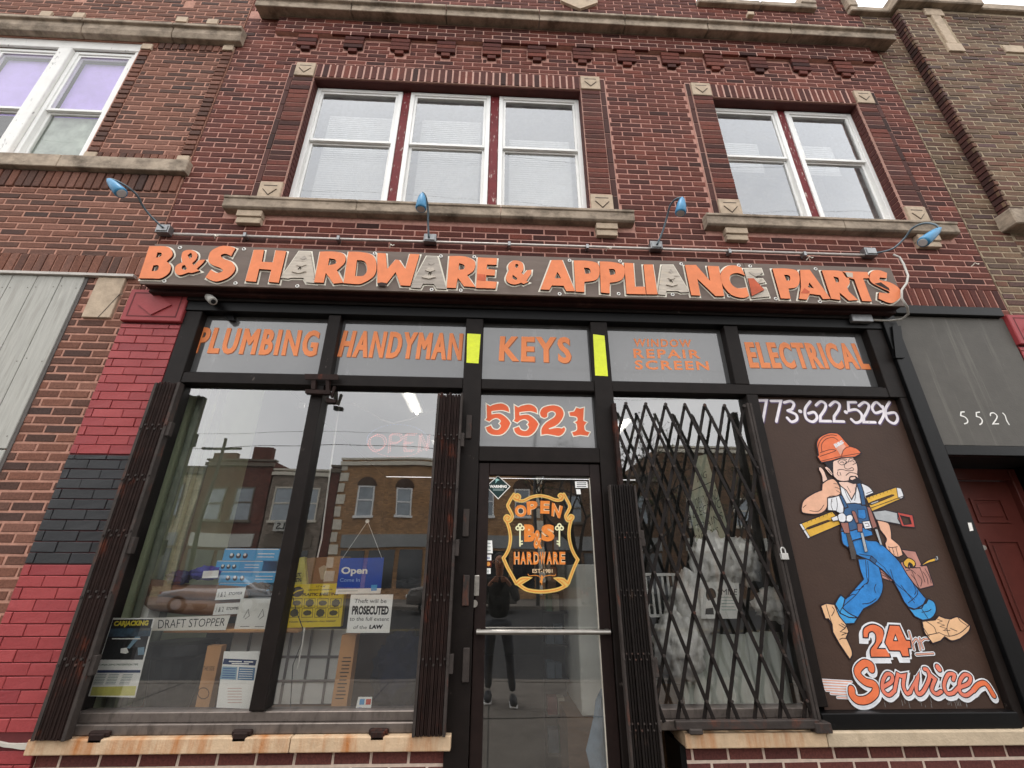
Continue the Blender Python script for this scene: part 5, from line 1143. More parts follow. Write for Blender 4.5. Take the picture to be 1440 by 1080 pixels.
card('poster', [(159, 869), (217.5, 869), (190, 981), (124, 979)], YI, M_paper, 'curled carjacking prevention poster taped inside the lower left of the window', 'poster', extra=pos)
def ntc(e):
    e.prism(pl("315,926 361,928 359,936 313,934", YI-.0003), YI-.0003, None, mat('navy_print', '#283c66'))
    for a, b, y_ in ((322, 340, 930), (343, 356, 930.5), (326, 350, 933)): e.ribbon([at(a, y_, YI), at(b, y_+.4, YI)], .006, YI-.0005, M_paper, cap=False)
    e.prism(pl("313,937 334,938 332,956 309,955", YI-.0003), YI-.0003, None, mat('pale_blue_print', '#8fb0c4', var=.1, bump=0)); e.prism(pl("336,938 359,939 357,957 334,956", YI-.0003), YI-.0003, None, mat('mid_blue_print', '#5b83a8', var=.1, bump=0))
    for k in range(5): e.ribbon([at(314-k*.4, 940+3.2*k, YI), at(332-k*.4, 940.5+3.2*k, YI)], .0035, YI-.0006, M_blueink, cap=False); e.ribbon([at(337-k*.4, 941+3.2*k, YI), at(356-k*.4, 941.5+3.2*k, YI)], .0035, YI-.0006, M_paper, cap=False)
    for k in range(6): e.ribbon([at(320, 968+4*k, YI), at(340, 968+4*k, YI)], .0035, YI-.0004, mat('pink_print', '#cfa79d', var=0, bump=0), cap=False)
card('notice', [(315, 916), (365, 916), (358, 997), (304, 995)], YI, M_paper, 'white printed notice with navy heading taped low in the window', 'notice', extra=ntc)
# retail things on the deck
def bxo(name, px0, px1, pz0, pz1, Y, dep, m, label, cat, group=None, lean=0, extra=None, bev=.004):
    x0, zt = at(px0, pz0, Y); x1, _ = at(px1, pz0, Y); _, zb_ = at((px0+px1)/2, pz1, Y)
    xb0 = X(px0, pz1, Y)
    o = MB().box(x0 if not lean else x0, x1, Y, Y+dep, zb_, zt).build(name, m, label=label, cat=cat, group=group, bevel=bev, loc=((x0+x1)/2, Y, zb_))
    if extra:
        e = MB(); extra(e, x0, x1, zb_, zt); e.build('print', None, o)
    return o
M_bluebox = mat('sky_blue_carton', '#55aee6', rough=.4, var=.08, bump=0)
bb = [(316, 394, 771, 789, 'topmost of the four stacked sky blue cartons'), (305, 371, 788, 803, 'second sky blue carton from the top of the stack, shifted left'), (310, 392, 803, 820, 'third sky blue carton from the top of the stack'), (308, 370, 819, 832, 'lowest sky blue carton resting on the brown draft stoppers')]
for i, (a, b, c, d, lab) in enumerate(bb):
    def ex(e, x0, x1, z0, z1):
        w_ = x1-x0; h_ = z1-z0; yq = .30+.004*(i % 2)-.0007
        for q in range(3): e.disc(x0+w_*(.16+.12*q), z0+h_*.4, h_*.22, yq, mat('product_print', '#3a3a44', var=.2, bump=0), n=8); e.disc(x0+w_*(.15+.12*q), z0+h_*.5, h_*.12, yq-.0003, M_paper, n=8)
        for q in range(2): e.box(x0+w_*.62, x0+w_*.92, yq-.0002, yq, z0+h_*(.3+.25*q), z0+h_*(.36+.25*q), M_paper)
        e.box(x0+w_*.02, x0+w_*.98, yq-.0001, yq+.0002, z0+h_*.9, z0+h_*.97, M_paper)
    bxo('carton', a, b, c, d, .30+.004*(i % 2), .26, M_bluebox, lab, 'box', 'sky blue cartons in the window', extra=ex)
M_brown = mat('brown_fabric_roll', '#8f6a52', rough=.6, var=.2, scale=8, stretch=(1, 1, 4), bump=.3)
for i, (py, lab) in enumerate(((832, 'upper of the two brown rolled draft stoppers with white label'), (853, 'lower brown rolled draft stopper above the handwritten sign'))):
    a = p3(188+i*2, py-8, .36); b = p3(345, py+4, .30); r_ = .048
    ds = thing('draft_stopper', a, lab, 'draft stopper', 'rolled draft stoppers')
    MB().tube([a+Vector((-.02, 0, .06)), a+Vector((.05, 0, .02)), a.lerp(b, .2), a.lerp(b, .5)-Vector((0, 0, .012)), a.lerp(b, .8), b, b+Vector((.02, 0, 0))], [.012, .03, r_*1.1, r_, r_*1.05, r_, .02], n=12).build('roll', M_brown, ds, smooth=True)
    lb = MB(); q = [(306-i*3, py-4), (346-i*3, py-6), (342-i*3, py+10), (302-i*3, py+12)]
    lb.prism(qpx(q, .24), .24, .2408, M_paper); text(lb, 'STOPPER', [(322-i*3, py+1), (342-i*3, py), (340-i*3, py+4), (321-i*3, py+5)], .2395, M_ink, .02); text(lb, '1 & 2', [(308-i*3, py+1), (318-i*3, py), (317-i*3, py+7), (306-i*3, py+8)], .2395, M_ink, 0)
    lb.build('label_card', None, ds)
def drs(e): text(e, 'DRAFT STOPPER', [(223, 871.5), (318, 869), (315, 880), (222, 884)], .1695, M_ink, -.005)
card('shelf_sign', [(216, 869), (324, 865), (317, 886), (214, 887)], .17, mat('paper_strip', '#dedbd3', var=.05, bump=0), 'long paper strip lettered DRAFT STOPPER on the shelf edge', 'sign', extra=drs)
bxo('shelf_board', 230, 420, 885, 890, .18, .35, M_cardb, 'thin tan shelf board carrying the draft stoppers and white boxes', 'shelf')
def wbx(e, x0, x1, z0, z1):
    for q in range(2):
        cx = x0+(x1-x0)*(.3+.42*q); cz = z0+(z1-z0)*.5; e.ribbon([(cx-.02, cz-.02), (cx, cz+.03), (cx+.015, cz-.01), (cx-.01, cz-.03)], .003, .1995, M_ink, cap=False); e.ribbon([(cx-.03, z0+.02), (cx+.03, z0+.02)], .003, .1995, M_ink, cap=False)
bxo('white_box', 338, 386, 842, 886, .20, .2, mat('gloss_white_box', '#e6e6e0', rough=.4, var=.05, bump=0), 'white box printed with small line drawings at the right end of the shelf', 'box', extra=wbx)
bxo('white_box', 180, 213, 847, 872, .33, .12, mat('gloss_white_box', '#b9b9b2'), 'small crumpled white box behind the left end of the draft stopper sign', 'box')
# black bucket below the shelf
a = p3(262, 893, .42); bk = thing('black_bucket', (a[0], .42, .70), 'black plastic tub standing on the window deck under the shelf', 'tub')
MB().tube([(a[0], .42, .70), (a[0], .42, .72), (a[0], .42, a[2]-.14), (a[0], .42, a[2]-.12)], [.12, .13, .17, .17], n=20).build('tub_body', mat('black_plastic', '#1d2023', rough=.35, var=.1, bump=.05), bk, smooth=False)
MB().tube([(a[0], .42, a[2]-.118), (a[0], .42, a[2]-.10), (a[0], .42, a[2]-.04), (a[0], .42, a[2]-.03)], [.20, .215, .21, .12], n=20).build('tub_lid', mat('black_plastic', '#1d2023'), bk)
card('cardboard_strip', [(292, 908), (312, 908), (292, 1001), (273, 1001)], .16, M_cardb, 'narrow upright cardboard box left of the white notice', 'box', depth=.06, extra=lambda e: (text(e, 'THIS SIDE', [(286, 937), (302, 937), (301, 943), (285, 943)], .1595, M_ink, 0), e.ribbon([at(286+8*math.cos(t*.628), 975+8*math.sin(t*.628), .1595) for t in range(10)], .004, .1593, M_ink, closed=True)))
for (px, py, r_, sc, m_, lab) in ((290, 806, .07, (1.3, .8, .6), mat('violet_wrap', '#4a4aa0', rough=.5, var=.4, scale=20, bump=.3), 'violet and white wrapped item left of the sky blue cartons'), (252, 812, .06, (1.2, .8, .7), mat('dark_blue_wrap', '#2a3160', rough=.5, var=.3, bump=.3), 'dark blue lump behind the brown draft stoppers'), (362, 826, .05, (1.4, .8, .6), mat('mottled_brown', '#54402f', var=.5, scale=30, bump=.4), 'mottled brown lump between the cartons and the white box')):
    c = p3(px, py, .30); blob('wrapped_goods', c, r_, m_, lab, 'goods', sc, .35)
MB().prism(qpx([(286, 803), (308, 802), (306, 812), (284, 813)], .225), .225, .226).build('price_card', M_paper, label='small white price card on the violet wrapped item', cat='card', loc=p3(296, 812, .225))
# white gridded panels leaning behind
wp = thing('white_grid_panel', p3(440, 1000, .5), 'white panel divided into large squares leaning behind the yellow sheeting', 'panel')
x0, x1 = X(318, 940, .5), X(500, 940, .5); z0, z1 = .705, Z(430, 885, .5)
MB().box(x0, x1, .5, .52, z0, z1).build('sheet', mat('panel_white', '#e9eae6', rough=.4, var=.1, scale=3, bump=.05), wp)
gg = MB()
for t in (.14, .30, .46, .62, .78, .93): gg.box(x0+(x1-x0)*t-.008, x0+(x1-x0)*t+.008, .492, .4995, z0, z1)
for t in (.3, .62): gg.box(x0, x1, .491, .498, z0+(z1-z0)*t-.008, z0+(z1-z0)*t+.008)
gg.build('grid_bar', mat('panel_joint', '#77706f'), wp)
def yel(e):
    q = (400, 780, 9); Yq = .2195
    text(e, 'PLASTIC SHEETING', [(400+235/9, 780+488/9), (400+690/9, 780+475/9), (400+680/9, 780+515/9), (400+225/9, 780+525/9)], Yq, M_ink, .05)
    text(e, 'General Coverage', [(400+300/9, 780+435/9), (400+610/9, 780+425/9), (400+605/9, 780+455/9), (400+290/9, 780+462/9)], Yq, M_ink, .02)
    text(e, "12' x 6'", [(400+405/9, 780+392/9), (400+520/9, 780+388/9), (400+520/9, 780+410/9), (400+400/9, 780+412/9)], Yq, M_ink, .02)
    x, z = at(400+165/9, 780+470/9, Yq); e.disc(x, z, .042, Yq, M_ink, rz=.032)
    e.ribbon([(x-.03, z-.012), (x, z+.006), (x+.03, z+.012)], .008, Yq-.0004, mat('sheeting_yellow', '#efd21f', var=.1, bump=0))
    for r_ in range(2):
        for c in range(4):
            a, b = 60+165*c+(30 if r_ == 0 else 0), 560+125*r_; P = pl(f"{a},{b} {a+135},{b-4} {a+130},{b+105} {a-8},{b+108}", Yq, q); e.ribbon(P, .003, Yq, M_ink, closed=True)
            x, z = at(400+(a+65)/9, 780+(b+52)/9, Yq); e.disc(x, z, .03, Yq-.0003, mat('print_olive', '#4a431a', var=.3, bump=0), n=7, rz=.017+.008*((c+r_) % 2))
    text(e, 'TOUGH - WATERPROOF - FULL WEIGHT', [(400+60/9, 780+842/9), (400+650/9, 780+830/9), (400+648/9, 780+850/9), (400+55/9, 780+862/9)], Yq, M_ink, .03)
card('sheeting_pack', [(412, 822), (486, 820), (479, 881), (401, 883)], .22, mat('sheeting_yellow', '#efd21f', rough=.4, var=.1, bump=0), 'bright yellow pack of plastic sheeting in the window beside the blue open sign', 'pack', depth=.05, extra=yel)
def y2(e): text(e, 'PLASTIC', [(413, 806), (424, 805), (423, 811), (412, 812)], .2595, M_ink, .05); text(e, 'SHEETING', [(413, 813), (424, 812), (424, 818), (412, 819)], .2595, M_ink, .05)
card('sheeting_pack', [(416, 785), (428, 783), (431, 822), (411, 822)], .26, mat('sheeting_yellow2', '#c9bd5a', rough=.4, bump=0), 'partly hidden yellow and white pack standing behind the larger yellow pack', 'pack', depth=.05, extra=y2)
card('cardboard_box', [(427, 785), (482, 782), (476, 825), (431, 824)], .30, mat('brown_carton', '#8f6c4b', var=.12), 'brown cardboard box with a bulb drawing behind the yellow pack', 'box', depth=.2, extra=lambda e: e.prism(pl("448,799 456,795* 459,800* 455,815 451,815", .2995), .2995, None, mat('pale_print', '#b9a98d', var=.1, bump=0)))
M_signblue = mat('open_sign_blue', '#2347a6', rough=.3, var=.05, bump=0)
def opn(e):
    Yq = .0795; q = (400, 780, 9)
    text(e, 'Open', [(400+722/9, 780+155/9), (400+1055/9, 780+155/9), (400+1045/9, 780+270/9), (400+715/9, 780+270/9)], Yq, M_wline, .03)
    text(e, 'Come In', [(400+705/9, 780+298/9), (400+958/9, 780+298/9), (400+952/9, 780+342/9), (400+700/9, 780+342/9)], Yq, mat('pale_print_blue', '#9db9e0', var=0, bump=0), .0)
    e.prism(pl("655,432 1225,425 1212,492 645,500", Yq, q), Yq, None, M_wline); e.ribbon([at(400+675/9, 780+461/9, Yq), at(400+930/9, 780+458/9, Yq)], .004, Yq-.0004, mat('grey_small_print', '#8b9b99'), cap=False)
    e.prism(pl("1098,385 1175,380 1168,455 1095,460", Yq-.0004, q), Yq-.0005, None, mat('card_blue', '#4f9bd0', var=.1, bump=0))
os_ = card('open_sign', [(479, 785), (540, 784), (535, 834), (472, 835)], .08, M_signblue, 'blue and white Open Come In sign hanging on strings in the window', 'sign', depth=.003, extra=opn)
stg = MB(); t = p3(517, 733, .07)
for q in (p3(481, 786, .08), p3(537, 785, .08)): stg.tube([t, q], .0015, n=4)
stg.disc(t[0], t[2], .014, .066, n=10, y1=.06); stg.build('string', M_wline, os_)
def thf(e):
    Yq = YI-.0004; q = lambda a, b, c, d, e_, f, g, h: [(400+a/9, 780+b/9), (400+c/9, 780+d/9), (400+e_/9, 780+f/9), (400+g/9, 780+h/9)]
    text(e, 'Theft will be', q(890,558,1295,560,1290,612,880,612), Yq, M_ink, .004); text(e, 'PROSECUTED', q(862,645,1325,648,1315,762,848,760), Yq, M_ink, .05)
    text(e, 'to the full extent', q(832,785,1325,790,1320,838,822,838), Yq, M_ink, .004); text(e, 'of the', q(878,893,1045,895,1040,942,868,940), Yq, M_ink, .004); text(e, 'LAW', q(1080,888,1250,885,1240,940,1070,940), Yq, M_ink, .06)
card('warning_card', [(493.5, 836), (553, 836), (547.5, 890), (487, 890)], YI, M_paper, 'white card reading Theft will be PROSECUTED below the blue open sign', 'sign', extra=thf)
card('cardboard_strip', [(481, 893), (501, 893), (486, 1001), (464, 1001)], .15, M_cardb, 'tall narrow cardboard carton printed with black lines of text under the theft card', 'box', depth=.1,
     extra=lambda e: [e.ribbon([at(481-k*.9+rnd.uniform(0, 2), 925+5.2*k, .1495), at(495-k*.9-rnd.uniform(0, 3), 925+5.2*k, .1495)], .006, .1493, M_ink, cap=False) for k in range(12)])
bxo('carton', 495, 545, 893, 1000, .45, .2, mat('dark_brown_carton', '#33231a', var=.2), 'dark brown carton behind the tall cardboard strip', 'box')
bg_ = MB(); c = p3(560, 950, .36)
blob('jacket_bundle', (c[0], .45, c[2]), .2, mat('navy_cloth', '#141b33', rough=.9, var=.3, scale=9, bump=.3), 'dark navy jacket bundle lying in the left window near the gate', 'jacket', (.85, .8, 1.15), .3)
c = p3(572, 838, .36); blob('black_bag', (c[0], .5, c[2]), .14, mat('black_bag', '#16171a', rough=.6, var=.2), 'black bag behind the theft card', 'bag', (1.3, .8, .7), .3)
cs = MB(); P = qpx([(504, 980), (523.5, 980), (521, 1002), (499, 1001)], YI); cs.prism(P, YI, YI+.001, M_paper)
for (a, b, mm) in ((506, 983, mat('card_blue', '#4f9bd0')), (515, 983, mat('card_red', '#c8442c'))): cs.prism(pl(f"{a},{b} {a+7},{b} {a+6},{b+8} {a-1},{b+8}", YI-.0004), YI-.0004, None, mm)
text(cs, 'VISA', [(503, 994), (509, 994), (508, 997), (502, 997)], YI-.0004, M_blueink, .02); cs.build('card_decal', None, label='small payment card decal in the bottom right corner of the left window', cat='sticker', loc=(P[0][0], YI, P[2][1]))
cb = MB(); cb.tube([p3(412, 840, .13), p3(417, 860, .13), p3(426, 884, .13), p3(424, 905, .14), p3(412, 935, .14), p3(408, 1000, .14)], .003, n=5); cb.build('dangling_cable', M_ink, label='thin black cord dangling in front of the yellow pack', cat='cord', loc=p3(408, 1000, .14))
wc = MB(); wc.tube([p3(480, 545, .4), p3(476, 580, .4), p3(466, 650, .4), p3(452, 760, .4), p3(436, 830, .3), p3(425, 905, .2), p3(418, 940, .2)], .006, n=5); wc.build('hanging_cable', M_wline, label='long white cord hanging through the middle of the left window', cat='cord', loc=p3(418, 940, .2))
wc = MB(); wc.tube([p3(480, 570, .4), p3(495, 567, .4), p3(515, 577, .4), p3(535, 590, .4), p3(552, 595, .4), p3(575, 590, .4), p3(612, 576, .4)], .006, n=5); wc.build('hanging_cable', M_wline, label='white cord sagging above the LED open sign', cat='cord', loc=p3(550, 594, .4))
for i, (px, py) in enumerate(((425, 570), (475, 567))): c = p3(px, py, .39); MB().box(c[0]-.02, c[0]+.02, .38, .4, c[2]-.02, c[2]+.02).build('hook_plug', M_vinyl, label=('left', 'right')[i]+' one of two small white plugs hanging either side of the mullion top', cat='plug', loc=c)
# LED sign
LS = thing('led_open_sign', p3(560, 640, .3), 'oval LED sign with dotted letters OPEN high in the left window', 'sign'); dm = MB()
LR = mat('led_red', '#e0706a', var=0, bump=0, emit=((1, .3, .25, 1), .3)); LBm = mat('led_blue', '#8496d0', var=0, bump=0, emit=((.4, .5, 1, 1), .15))
for k in range(56):
    t = k*6.2832/56; x, z = at(559+43*math.cos(t), 620+23*math.sin(t), .3); dm.box(x-.0028, x+.0028, .297, .3, z-.0028, z+.0028, LBm if math.sin(t) < .2 else LR)
LE = ["528,613 520,617* 518,625* 524,634* 535,633* 541,624* 537,615* 528,613", "546,636 548,612 560,612* 564,618* 558,624 548,624", "583,612 569,612 568,635 582,635", "568,624 580,624", "588,635 590,612 600,634 602,612"]
for s in LE:
    P = tr(s, (0, 0, 1), False); acc = 0
    for a, b in zip(P[:-1], P[1:]):
        L0 = math.hypot(b[0]-a[0], b[1]-a[1]); t = acc
        while t < L0:
            u = t/L0; x, z = at(a[0]+(b[0]-a[0])*u, a[1]+(b[1]-a[1])*u, .3); 
            dm.box(x-.0036, x+.0036, .2965, .3, z-.0036, z+.0036, LR); dm.box(x+.010, x+.0172, .2965, .3, z+.008, z+.0152, LR)
            t += 3.2
        acc = t-L0
dm.build('led_dots', None, LS)
# right window: handwritten board, wrapped goods, smile sign, white drape
def hw(e):
    Yq = .2995; a = lambda x, y_: (930+x/5.143, 620+y_/5.143)
    q = lambda x0, y0, x1, y1, h: [a(x0, y0), a(x1, y1), a(x1+h*.12, y1+h), a(x0+h*.12, y0+h)]
    for t, x0, y0, x1, y1, h in (('ING', 255, 255, 325, 215, 48), ('WORKING AND', 215, 432, 400, 345, 75), ('ELECTRIC', 225, 500, 425, 420, 60), ('TRAINS', 245, 610, 440, 510, 55), ('CAR TOYS', 235, 690, 410, 620, 60)):
        text(e, t, q(x0, y0, x1, y1, h), Yq, M_ink, -.01)
    e.ribbon([at(*a(200, 372), Yq), at(*a(375, 290), Yq)], .006, Yq, M_ink)
card('handwritten_board', [(930+270/5.143, 620+110/5.143), (930+325/5.143, 620+95/5.143), (930+480/5.143, 620+620/5.143), (930+465/5.143, 620+720/5.143), (930+330/5.143, 620+720/5.143), (930+260/5.143, 620+750/5.143), (930+200/5.143, 620+480/5.143), (930+215/5.143, 620+300/5.143)], .30, mat('grey_green_card', '#b4b9a2', var=.12, scale=5, bump=.1), 'tall grey green handwritten board leaning behind the stretched gate', 'sign', depth=.004, extra=hw)
M_wrap = mat('clear_wrap', '#efece2', rough=.3, var=.3, scale=14, bump=.5, bscale=20)
for (px, py, r_, sc, lab) in ((1002, 790, .15, (1, .7, 1.5), 'taller crumpled plastic wrapped bundle above the smile card'), (1039, 788, .14, (1, .7, 1.1), 'rounded plastic wrapped bundle right of the taller one'), (1090, 850, .12, (1.2, .7, .9), 'pale wrapped bundle right of the smile card'), (975, 850, .15, (1, .8, 1.4), 'grey wrapped bundle left of the smile card'), (955, 905, .16, (1, .8, 1.3), 'low wrapped bundle in the corner beside the near black folded gate')):
    c = p3(px, py, .34); blob('wrapped_bundle', c, r_*.95, M_wrap, lab, 'bundle', sc, .35)
def sml(e):
    Yq = .1995; q = (900, 760, 7.2)
    text(e, 'SMILE', [(900+785/7.2, 760+492/7.2), (900+985/7.2, 760+490/7.2), (900+982/7.2, 760+552/7.2), (900+785/7.2, 760+552/7.2)], Yq, M_ink, .0)
    e.prism(pl("672,500 720,480* 760,510* 770,570* 730,600 690,610 668,560*", Yq, q), Yq, None, mat('photo_dark', '#3a3532', var=.3, bump=0)); e.prism(pl("665,690 740,680 750,750 660,750", Yq, q), Yq, None, mat('photo_dark', '#3a3532'))
    for k in range(5): e.ribbon([at(900+825/7.2, 760+(575+32*k)/7.2, Yq), at(900+(975-20*(k % 2))/7.2, 760+(575+32*k)/7.2, Yq)], .004, Yq, mat('pale_green_print', '#7fa596', var=0, bump=0), cap=False)
card('smile_card', [(985, 818), (1039, 819.5), (1042, 870), (986, 870)], .20, M_paper, 'white card reading SMILE with a small photo behind the stretched gate', 'sign', depth=.002, extra=sml)
dr_ = MB(); xa, xb = X(958, 950, .45), X(1105, 950, .45); zt_2 = Z(1030, 890, .45); n_ = 60; vs = []
for i in range(n_+1):
    t = i/n_; x = xa+(xb-xa)*t; yv = .45+.018*math.sin(t*37)+.012*math.sin(t*83+1)
    vs += [(x, yv-.02, .70), (x+.01*math.sin(t*20), yv, zt_2+.01*math.sin(t*9))]
dr_.add(vs, [(2*i, 2*i+2, 2*i+3, 2*i+1) for i in range(n_)]); dr_.build('white_drape', mat('drape_white', '#dfe5dc', rough=.8, var=.1, scale=4, stretch=(4, 1, .4), bump=.1), label='pale translucent drape hanging low behind the stretched gate', cat='drape', smooth=True, loc=((xa+xb)/2, .45, .70))
cr2 = MB(); x0, x1 = X(912, 850, .42), X(975, 850, .42); z0, z1 = Z(945, 868, .42), Z(945, 806, .42)
crt = thing('wire_crate', ((x0+x1)/2, .42, z0), 'white slatted crate on the left side of the right window', 'crate')
for k in range(9):
    x = x0+(x1-x0)*k/8; MB().box(x-.008, x+.008, .42, .43, z0, z1).build('slat', M_vinyl, crt)
MB().box(x0-.01, x1+.01, .41, .419, z1-.02, z1).box(x0-.01, x1+.01, .41, .419, z0, z0+.02).build('crate_rim', M_vinyl, crt)
MB().box(x0-.005, x1+.005, .44, .6, z0, z1-.03).build('crate_back', mat('crate_dark', '#2a2d2b', var=.2), crt)
jc = MB(); rows_ = []
for i, (py, xl, xr) in enumerate(((968, 845, 851), (985, 838, 853), (1005, 835, 855), (1030, 829, 857), (1055, 824, 859), (1080, 830, 861), (1110, 838, 863))):
    for k in range(7):
        t = k/6; x, z = at(xl+(xr-xl)*t, py, .10); rows_.append((x, .10-.03*math.sin(t*3.14)+.012*math.sin(t*11+i*1.7), z))
jc.add(rows_, [(i*7+k, (i+1)*7+k, (i+1)*7+k+1, i*7+k+1) for i in range(6) for k in range(6)])
jc.build('hanging_cloth', mat('denim_cloth', '#7c8d9c', rough=.9, var=.2, scale=12, bump=.3), label='pale blue grey denim cloth low inside the right edge of the door glass', cat='cloth', smooth=True, loc=at_loc(840, 1040, .1))
# white cabinet end and stacked goods behind the door
cbx = (.73, .93, .9)
MB().box(X(809, 800, .9), X(848, 800, .9), .9, 1.9, .52, 1.6).build('white_cabinet', mat('cabinet_white', '#e4e5dd', rough=.5, var=.12, scale=3), label='white cabinet end standing inside behind the right half of the door glass', cat='cabinet', bevel=.01, loc=(.83, .9, .52))
struct('shop_platform', MB().box(X(806, 990, .9)-.05, 1.0, .9, 1.95, 0, .519), M_wood)
rk = thing('goods_rack', (.6, 1.6, 0), 'dark rack of small packaged goods inside behind the door', 'rack')
MB().box(.50, .70, 1.5, 1.55, 0, 1.9).build('rack_back', mat('rack_dark', '#1c1b1a', var=.2), rk)
for r_ in range(7):
    MB().box(.50, .70, 1.3, 1.499, .15+.26*r_, .165+.26*r_).build('shelf', mat('rack_shelf', '#3a3532', var=.2), rk)
cols_ = ['#7a4a32', '#54606a', '#8a8578', '#33415c', '#6a3030', '#a09a86', '#3c5a44']
for r_ in range(7):
    x = .51
    while x < .64:
        w_ = rnd.uniform(.05, .1); c = MB().box(x, x+w_*.9, 1.34, 1.45, .1655+.26*r_, .1655+.26*r_+rnd.uniform(.1, .19)); cc = rnd.choice(cols_)
        c.build('packet', mat('packet_'+cc[1:], cc, var=.2, bump=0), label=None, kind=None, parent=rk); x += w_
# ------------------------------------------------------------ the street opposite (seen reflected in the glass)
YF = -25.2
MW_ = {}
def far_brick(n, h, h2):
    m = mat(n, h, rough=.9, var=.2, scale=3, bump=0, streak=(14, .45, .7, h2, (1, 1, 3))); t = m.node_tree; b = t.nodes['Principled BSDF']
    src = b.inputs['Base Color'].links[0].from_socket; g = t.nodes.new('ShaderNodeNewGeometry'); sp = t.nodes.new('ShaderNodeSeparateXYZ'); cb = t.nodes.new('ShaderNodeCombineXYZ')
    t.links.new(g.outputs['Position'], sp.inputs[0]); t.links.new(sp.outputs[0], cb.inputs[0]); t.links.new(sp.outputs[2], cb.inputs[1])
    k = t.nodes.new('ShaderNodeTexBrick'); k.inputs['Scale'].default_value = 1; k.inputs['Brick Width'].default_value = .23; k.inputs['Row Height'].default_value = .085; k.inputs['Mortar Size'].default_value = .012
    k.inputs['Color1'].default_value = (1.15, 1.15, 1.15, 1); k.inputs['Color2'].default_value = (.6, .6, .6, 1); k.inputs['Mortar'].default_value = (.75, .75, .75, 1)
    t.links.new(cb.outputs[0], k.inputs['Vector']); mx_ = t.nodes.new('ShaderNodeMixRGB'); mx_.blend_type = 'MULTIPLY'; mx_.inputs['Fac'].default_value = 1
    t.links.new(src, mx_.inputs['Color1']); t.links.new(k.outputs['Color'], mx_.inputs['Color2']); t.links.new(mx_.outputs[0], b.inputs['Base Color']); return m
def far_building(x0, x1, h, m, label, wins, store, trim, par_steps=(), arch=False, quoin=False):
    b = thing('row_building', ((x0+x1)/2, YF, 0), label, 'building', 'buildings across the street')
    MB().box(x0, x1, YF-9, YF, 0, h).build('wall', m, b)
    MB().box(x0-.05, x1+.05, YF+.001, YF+.18, h-.35, h-.12).build('cornice', trim, b)
    MB().box(x0-.08, x1+.08, YF-.3, YF+.1, h, h+.12).build('coping', trim, b)
    for a, c, hh_ in par_steps: MB().box(a, c, YF-.4, YF+.02, h+.121, h+hh_).build('parapet_step', m, b)
    for (wx, wz, ww, wh) in wins:
        f = MB(); f.box(wx-ww/2, wx-ww/2+.08, YF+.001, YF+.06, wz, wz+wh); f.box(wx+ww/2-.08, wx+ww/2, YF+.001, YF+.06, wz, wz+wh); f.box(wx-ww/2+.08, wx+ww/2-.08, YF+.001, YF+.06, wz+wh-.08, wz+wh); f.box(wx-ww/2+.08, wx+ww/2-.08, YF+.001, YF+.06, wz+wh*.5-.04, wz+wh*.5+.04); f.box(wx-ww/2-.08, wx+ww/2+.08, YF+.001, YF+.14, wz-.14, wz-.001)
        wo_ = f.build('window', trim if not arch else M_vinyl, b)
        MB().box(wx-ww/2+.08, wx+ww/2-.08, YF+.001, YF+.02, wz, wz+wh-.08).build('pane', mat('far_pane', '#8b959c', rough=.15, var=.3, scale=.8, bump=0, spec=.8), wo_)
        if arch: MB().prism([(wx+(ww/2+.1)*math.cos(t*math.pi/10), wz+wh+.02+(ww/2+.1)*math.sin(t*math.pi/10)) for t in range(11)], YF+.06, YF+.001).build('arch', mat('arch_brick', '#4a3628'), wo_)
    for a, c, t in store:
        s_ = MB(); s_.box(a, c, YF+.001, YF+.10, 2.75, 3.5); s_.build('fascia', t, b)
        k = a
        while k < c-.5: MB().box(k+.08, min(k+1.6, c)-.08, YF+.001, YF+.05, .6, 2.6).build('shop_pane', mat('far_shop_pane', '#22272b', rough=.1, var=.3, bump=0, spec=.8), b); k += 1.7
    if quoin:
        for i in range(11):
            for xq in (x0, x1-.55): MB().box(xq, xq+(.55 if i % 2 else .38), YF+.001, YF+.06, .2+i*.72, .2+i*.72+.56).build('quoin', trim, b)
T1 = mat('far_limestone', '#d2ccbc', var=.1, bump=0); T2 = mat('far_brown_trim', '#6a6055', var=.1, bump=0)
f1 = far_brick('far_brick_grey', '#94877a', '#6a5f54'); f2 = far_brick('far_brick_red', '#6d4036', '#502f28'); f3 = far_brick('far_brick_tan', '#b38b64', '#8a6848'); f4 = far_brick('far_brick_brown', '#7d614b', '#5d4836')
g_f = mat('far_grey_fascia', '#8d8f8e', var=.1, bump=0); w_f = mat('far_white_fascia', '#b9b9b2', var=.1, bump=0)
far_building(-27, -18.2, 7.4, far_brick('far_brick_sand', '#b8ab8a', '#9a8f72'), 'sandy rendered building at the far end of the row opposite', [(-25, 4.6, 1.3, 1.9), (-22, 4.6, 1.3, 1.9), (-19.6, 4.6, 1.1, 1.9)], [(-26.5, -18.6, g_f)], T2)
far_building(-18.1, -13.9, 7.9, f2, 'dark red brick building with stepped parapet across the street', [(-17, 4.3, 1.2, 1.9), (-15.3, 4.3, 1.2, 1.9)], [(-17.8, -14.2, w_f)], T2, ((-17.9, -16.4, .5), (-15.4, -14.2, .9)))
far_building(-13.8, -10.4, 7.3, f1, 'grey brown brick building between the red ones across the street', [(-12.9, 4.3, 1.2, 1.9), (-11.4, 4.3, 1.2, 1.9)], [(-13.5, -10.8, T2)], T1)
far_building(-10.3, -9.75+.0, 7.6, f2, 'narrow dark red brick strip building across the street', [], [], T2)
